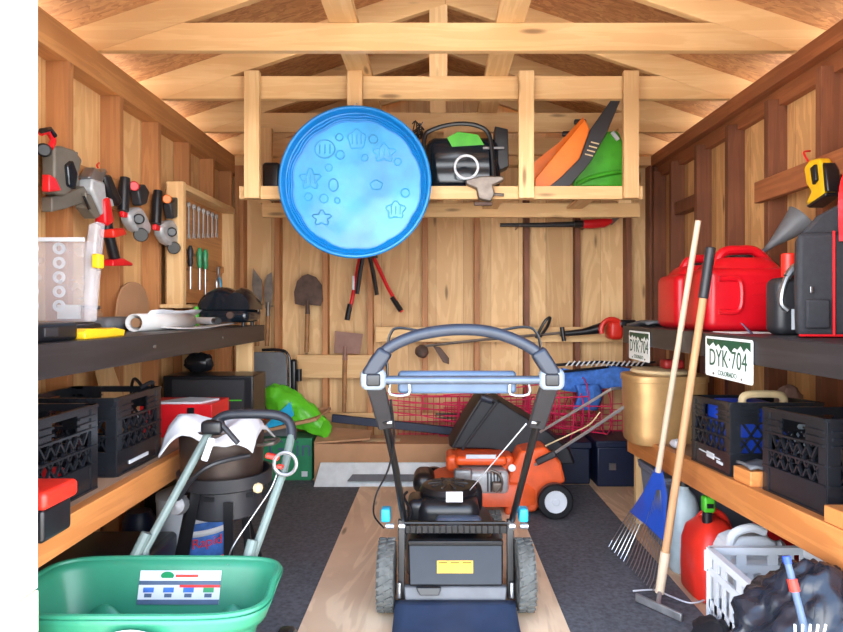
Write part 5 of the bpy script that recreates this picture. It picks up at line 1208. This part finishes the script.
for i in range(16): m.bar(P(566+i*5,366,4.14), P(570+i*5,361,4.14), .008, .008)
m.build('rope_trim', M['white'], t)
def bin_(lab, xa, xb, y0_, y1_, h):
    t = thing('storage_bin', lab, 'storage bin', ((xa+xb)/2, (y0_+y1_)/2, 0), 'dark storage bins')
    m = MB(); m.box(xa+.01, xb-.01, y0_+.01, y1_-.01, 0, h-.04); m.build('bin_body', M['blue_d'], t, bevel=.01)
    m = MB(); m.box(xa, xb, y0_, y1_, h-.045, h); m.build('lid', M['blue_d'], t, bevel=.008)
    return t
t = bin_('dark blue storage bin on the floor at the back, left of the latched one', P(548,0,4.08).x, P(592,0,4.08).x, 4.08, 4.40, .28)
t = bin_('dark blue storage bin with white square mark, behind the right shelf leg', P(596,0,4.02).x, P(650,0,4.02).x, 4.02, 4.40, .30)
m = MB(); c = P(613,467,4.015); m.box(c.x-.022, c.x+.022, 4.021, 4.029, c.z-.022, c.z+.022); m.build('white_mark', M['silver'], t)

# ------------------------------------------------------------------ rake, scraper
A = V(1.012, 2.61, 1.066); B = V(.87, 2.78, .02); ax = (A-B).normalized()
t = thing('leaf_rake', 'leaf rake with white handle and blue head leaning against the right upper shelf', 'rake', B)
ra = A+ax*.46
hb = P(658, 472, 2.69); 
m = MB(); m.cyl(hb, ra, .013, .012, 12); m.build('handle', M['white_h'], t)
fan_top = hb; 
tips = []
for i in range(16):
    f = i/15; tips.append(PZ(612+44*f, 546+44*f, .02))
hl = P(628,514,2.93); hr = P(664,542,2.62)
m = MB(); m.prism([fan_top+V(-.012,0,.02), fan_top+V(.015,0,.02), P(667,495,2.67), hr, P(645,524,2.78), P(630,512,2.90), P(643,492,2.80)], (.0,-.006,0)); m.build('head', M['deepblue_h'], t, bevel=.002)
for i, tp in enumerate(tips):
    f = i/15; a = P(630+34*f, 511+30*f, 2.90-.27*f); e = tp+V(0,0,0)
    back = (a-tp); m = MB(); m.tube([P(650+10*f,490,2.76-.08*f), a, tp+V(0,0,.025)+back*.02, tp+V(-.018,-.010,0)], [.002,.0024,.0024,.002], 5); m.build('tine', M['silver'], t)
A2 = V(1.015, 2.40, 1.066); B2 = V(.862, 2.40, .035); ax2 = (A2-B2).normalized()
t = thing('floor_scraper', 'wooden handled scraper with black grip leaning against the right upper shelf, nearer the camera', 'scraper', B2)
t2 = A2+ax2*.33
m = MB(); m.cyl(B2+ax2*.14, t2, .0155, .0145, 12); m.build('handle', M['wood_h'], t)
m = MB(); m.cyl(t2-ax2*.20, t2, .019, .019, 12); m.build('grip', M['dark'], t, bevel=.004)
m = MB(); m.cyl(B2+ax2*.02, B2+ax2*.18, .017, .019, 12); m.build('ferrule', M['white_h'], t)
a = PZ(636,600,.02); b = PZ(682,621,.02)
m = MB(); m.bar(a+V(0,0,.012), b+V(0,0,.012), .012, .030); m.build('blade', M['cast'], t, bevel=.003)
m = MB(); m.tube([B2+ax2*.03, (a+b)/2+V(0,0,.02)], .009); m.build('neck', M['cast'], t)
m = MB(); m.tube(smooth_path([PZ(633,591,.02), PZ(655,590,.02), PZ(670,596,.02), PZ(690,603,.02), PZ(705,600,.02)]), .0035, 6)
tag(m.build('loose_string', M['white'], loc=PZ(665,595,.02)), 'thin white string lying on the floor by the scraper head', 'cord')

# ------------------------------------------------------------------ under the right shelf
t = thing('grey_tote', 'grey translucent plastic tote under the right shelf behind the jugs', 'tote', (1.28, 3.0, 0))
m = MB(); m.loft([[V(x,y,z) for x,y in ((1.06+k,2.86+k),(1.50-k,2.86+k),(1.50-k,3.22-k),(1.06+k,3.22-k))] for z, k in ((0,.03),(.33,.0),(.34,-.01),(.36,-.01))]); m.build('tote_body', M['greytote'], t, bevel=.012)
m = MB(); m.box(1.05, 1.51, 2.845, 3.235, .355, .375); m.build('lid', M['greytote'], t, bevel=.006)
t = thing('water_jug', 'milky white round bottle under the right shelf behind the rake', 'jug', (1.10, 2.74, 0))
m = MB(); m.lathe([(0,0),(.055,0),(.062,.01),(.062,.28),(.05,.33),(.022,.36),(.022,.38)], (1.095, 2.74, 0), n=24, caps=False); m.build('bottle', M['milky'], t)
m = MB(); m.cyl((1.095,2.74,.375), (1.095,2.74,.405), .026); m.build('cap', M['black'], t)
cx, cy = 1.12, 2.52
t = thing('gas_can', 'red gas can with green spout standing on the floor under the right shelf', 'gas can', (cx, cy, 0))
def canf(sx_, sy, z): 
    rr = []
    for i in range(28):
        a = 2*math.pi*i/28; ca, sa = math.cos(a), math.sin(a); rr.append(V(cx+sx_*math.copysign(abs(ca)**.6, ca), cy+sy*math.copysign(abs(sa)**.6, sa), z))
    return rr
m = MB(); m.loft([canf(.085,.11,0), canf(.10,.125,.012), canf(.103,.128,.10), canf(.10,.125,.20), canf(.085,.105,.26), canf(.05,.07,.295), canf(.035,.045,.305)]); m.build('tank', M['orange_red'], t, angle=50)
m = MB(); m.tube(smooth_path([(cx-.03,cy+.05,.29),(cx+.01,cy+.04,.325),(cx+.06,cy+.03,.30),(cx+.085,cy+.02,.24)]), .014, 10); m.build('carry_handle', M['orange_red'], t)
m = MB(); m.cyl((cx-.03,cy-.03,.295), (cx-.03,cy-.03,.34), .020); m.build('spout_collar', M['black'], t, bevel=.003)
m = MB(); m.rbox((cx-.032,cy-.04,.375), (.046,.04,.065), .010); m.build('spout', M['green2'], t)
m = MB(); m.rbox((cx-.032,cy-.061,.372), (.026,.004,.018), .001); m.build('spout_button', M['black'], t)
t = thing('gas_can', 'red gas can lying behind the white jug under the right shelf', 'gas can', (1.34, 2.40, 0))
m = MB(); m.rbox((1.37, 2.42, .155), (.26,.24,.31), .07); m.build('tank', M['red'], t)
m = MB(); m.tube(arc((1.25,2.28,.335), .04, 0, 300, 14, (1,0,0), (0,0,1)), .006); m.build('white_tube', M['white'], t)
m = MB(); m.cyl((1.34,2.30,.28), (1.40,2.28,.27), .03); m.build('cap', M['red'], t, bevel=.004)
t = thing('white_jug', 'large white plastic jug under the right shelf beside the red gas can', 'jug', (1.13, 2.28, 0))
m = MB(); m.rbox((1.13, 2.255, .14), (.24,.17,.28), .04); m.build('bottle', M['white'], t)
m = MB(); m.loft([[V(1.13+sx_*x, 2.255+sy*y, z) for x, y in ((-1,-1),(-.3,-1.1),(.3,-1.1),(1,-1),(1,1),(.3,1.1),(-.3,1.1),(-1,1))] for z, sx_, sy in ((.27,.10,.07),(.32,.085,.05),(.34,.05,.04))]); m.build('shoulder', M['white'], t, bevel=.01)
m = MB(); m.tube(smooth_path([(1.05,2.22,.28),(1.06,2.21,.35),(1.12,2.205,.375),(1.17,2.21,.36)]), .016, 10); m.build('handle', M['white'], t)
m = MB(); m.cyl((1.21,2.25,.27), (1.25,2.22,.30), .024); m.build('cap', M['white'], t)
# white plastic basket
bx0, bx1, by0, by1, bh = .935, 1.26, 1.80, 2.12, .34
t = thing('white_basket', 'white plastic laundry basket with slotted rim at the front right under the shelf', 'basket', (1.15, 1.95, 0))
m = MB()
def bw(p, q, n, nm=None):
    p = Vector(p); q = Vector(q); d = q-p
    # rim with oval handle gap, vertical slats, mid and bottom bands
    m.bar(p+V(0,0,bh-.012), q+V(0,0,bh-.012), .022, .024); m.bar(p+V(0,0,bh-.075), q+V(0,0,bh-.075), .010, .026)
    m.bar(p*1+V(0,0,.03), q+V(0,0,.03), .006, .05); m.bar(p+V(0,0,.15), q+V(0,0,.15), .006, .03)
    for i in range(n+1):
        a = p+d*(i/n); m.bar(a+V(0,0,.01), a+V(0,0,bh-.075), .020, .006, (0,1,0) if abs(d.x) > abs(d.y) else (1,0,0))
    for i in (0, 1, 2, 4, 5, 6):
        a = p+d*(i/6); m.bar(a+V(0,0,bh-.08), a+V(0,0,bh-.01), .034, .006, (0,1,0) if abs(d.x) > abs(d.y) else (1,0,0))
bw((bx0,by0,0),(bx1,by0,0),7); bw((bx0,by1,0),(bx1,by1,0),7); bw((bx0,by0,0),(bx0,by1,0),6); bw((bx1,by0,0),(bx1,by1,0),6)
m.box(bx0, bx1, by0, by1, .0, .008)
m.build('basket_body', M['white'], t)
# bin liner bag bulging out, umbrella stick
def bagf(u, v):
    a = 2*math.pi*u; b = math.pi*(v-.5); q = V(math.cos(b)*math.cos(a), math.cos(b)*math.sin(a), math.sin(b))
    k = 1+.16*noise.noise(q*2.4)+.10*noise.noise(q*6)+.05*noise.noise(q*14)
    p = V(q.x*.235*k, q.y*.17*k, q.z*.24*k); return V(1.01, 1.60, .245)+p
m = MB(); m.grid(bagf, 80, 44, True); tag(m.build('bin_bag', M['trash'], angle=85, loc=(1.03,1.60,0)), 'black bin liner bag stuffed at the front of the white basket', 'bag')
m = MB(); m.blob((.905, 1.99, .075), (.075,.11,.075), .2, 2.5, 24, flat=-.073); tag(m.build('black_sack', M['blackfab'], loc=(.905,1.99,0)), 'small black cloth bundle on the floor left of the white basket', 'bag')
a = P(786,556,1.50); b = P(806,634,1.455)
t = thing('window_squeegee', 'white and blue rod with a red band leaning across the black bag at front right', 'rod', b)
m = MB(); m.cyl(a, a+(b-a)*3.1, .008, .010, 10); m.build('rod', M['lightblue'], t)
c = a.lerp(b, .30); c2 = a.lerp(b, .46); m = MB(); m.cyl(c, c2, .0115, .0115, 10); m.build('red_band', M['orange_red'], t)
m = MB(); m.cyl(a, a.lerp(b, .10), .0095, .0095, 10); m.build('blue_tip', M['blue'], t)
m = MB()
for i in range(5): m.cyl(b+V(-.03+.015*i, -.01, -.02), b+V(-.035+.018*i, -.015, .03), .003, n=5)
m.bar(b+V(-.035,-.01,-.02), b+V(.035,-.01,-.02), .012, .012); m.build('bristle', M['white'], t)
# stub of dark cable under shelf
m = MB(); m.tube([(1.10,2.62,.49), (1.13,2.60,.36), (1.14,2.59,.33)], .004); tag(m.build('metal_rod', M['steel'], loc=(1.10,2.62,.49)), 'thin metal rod hanging under the right lower shelf above the red can', 'rod')
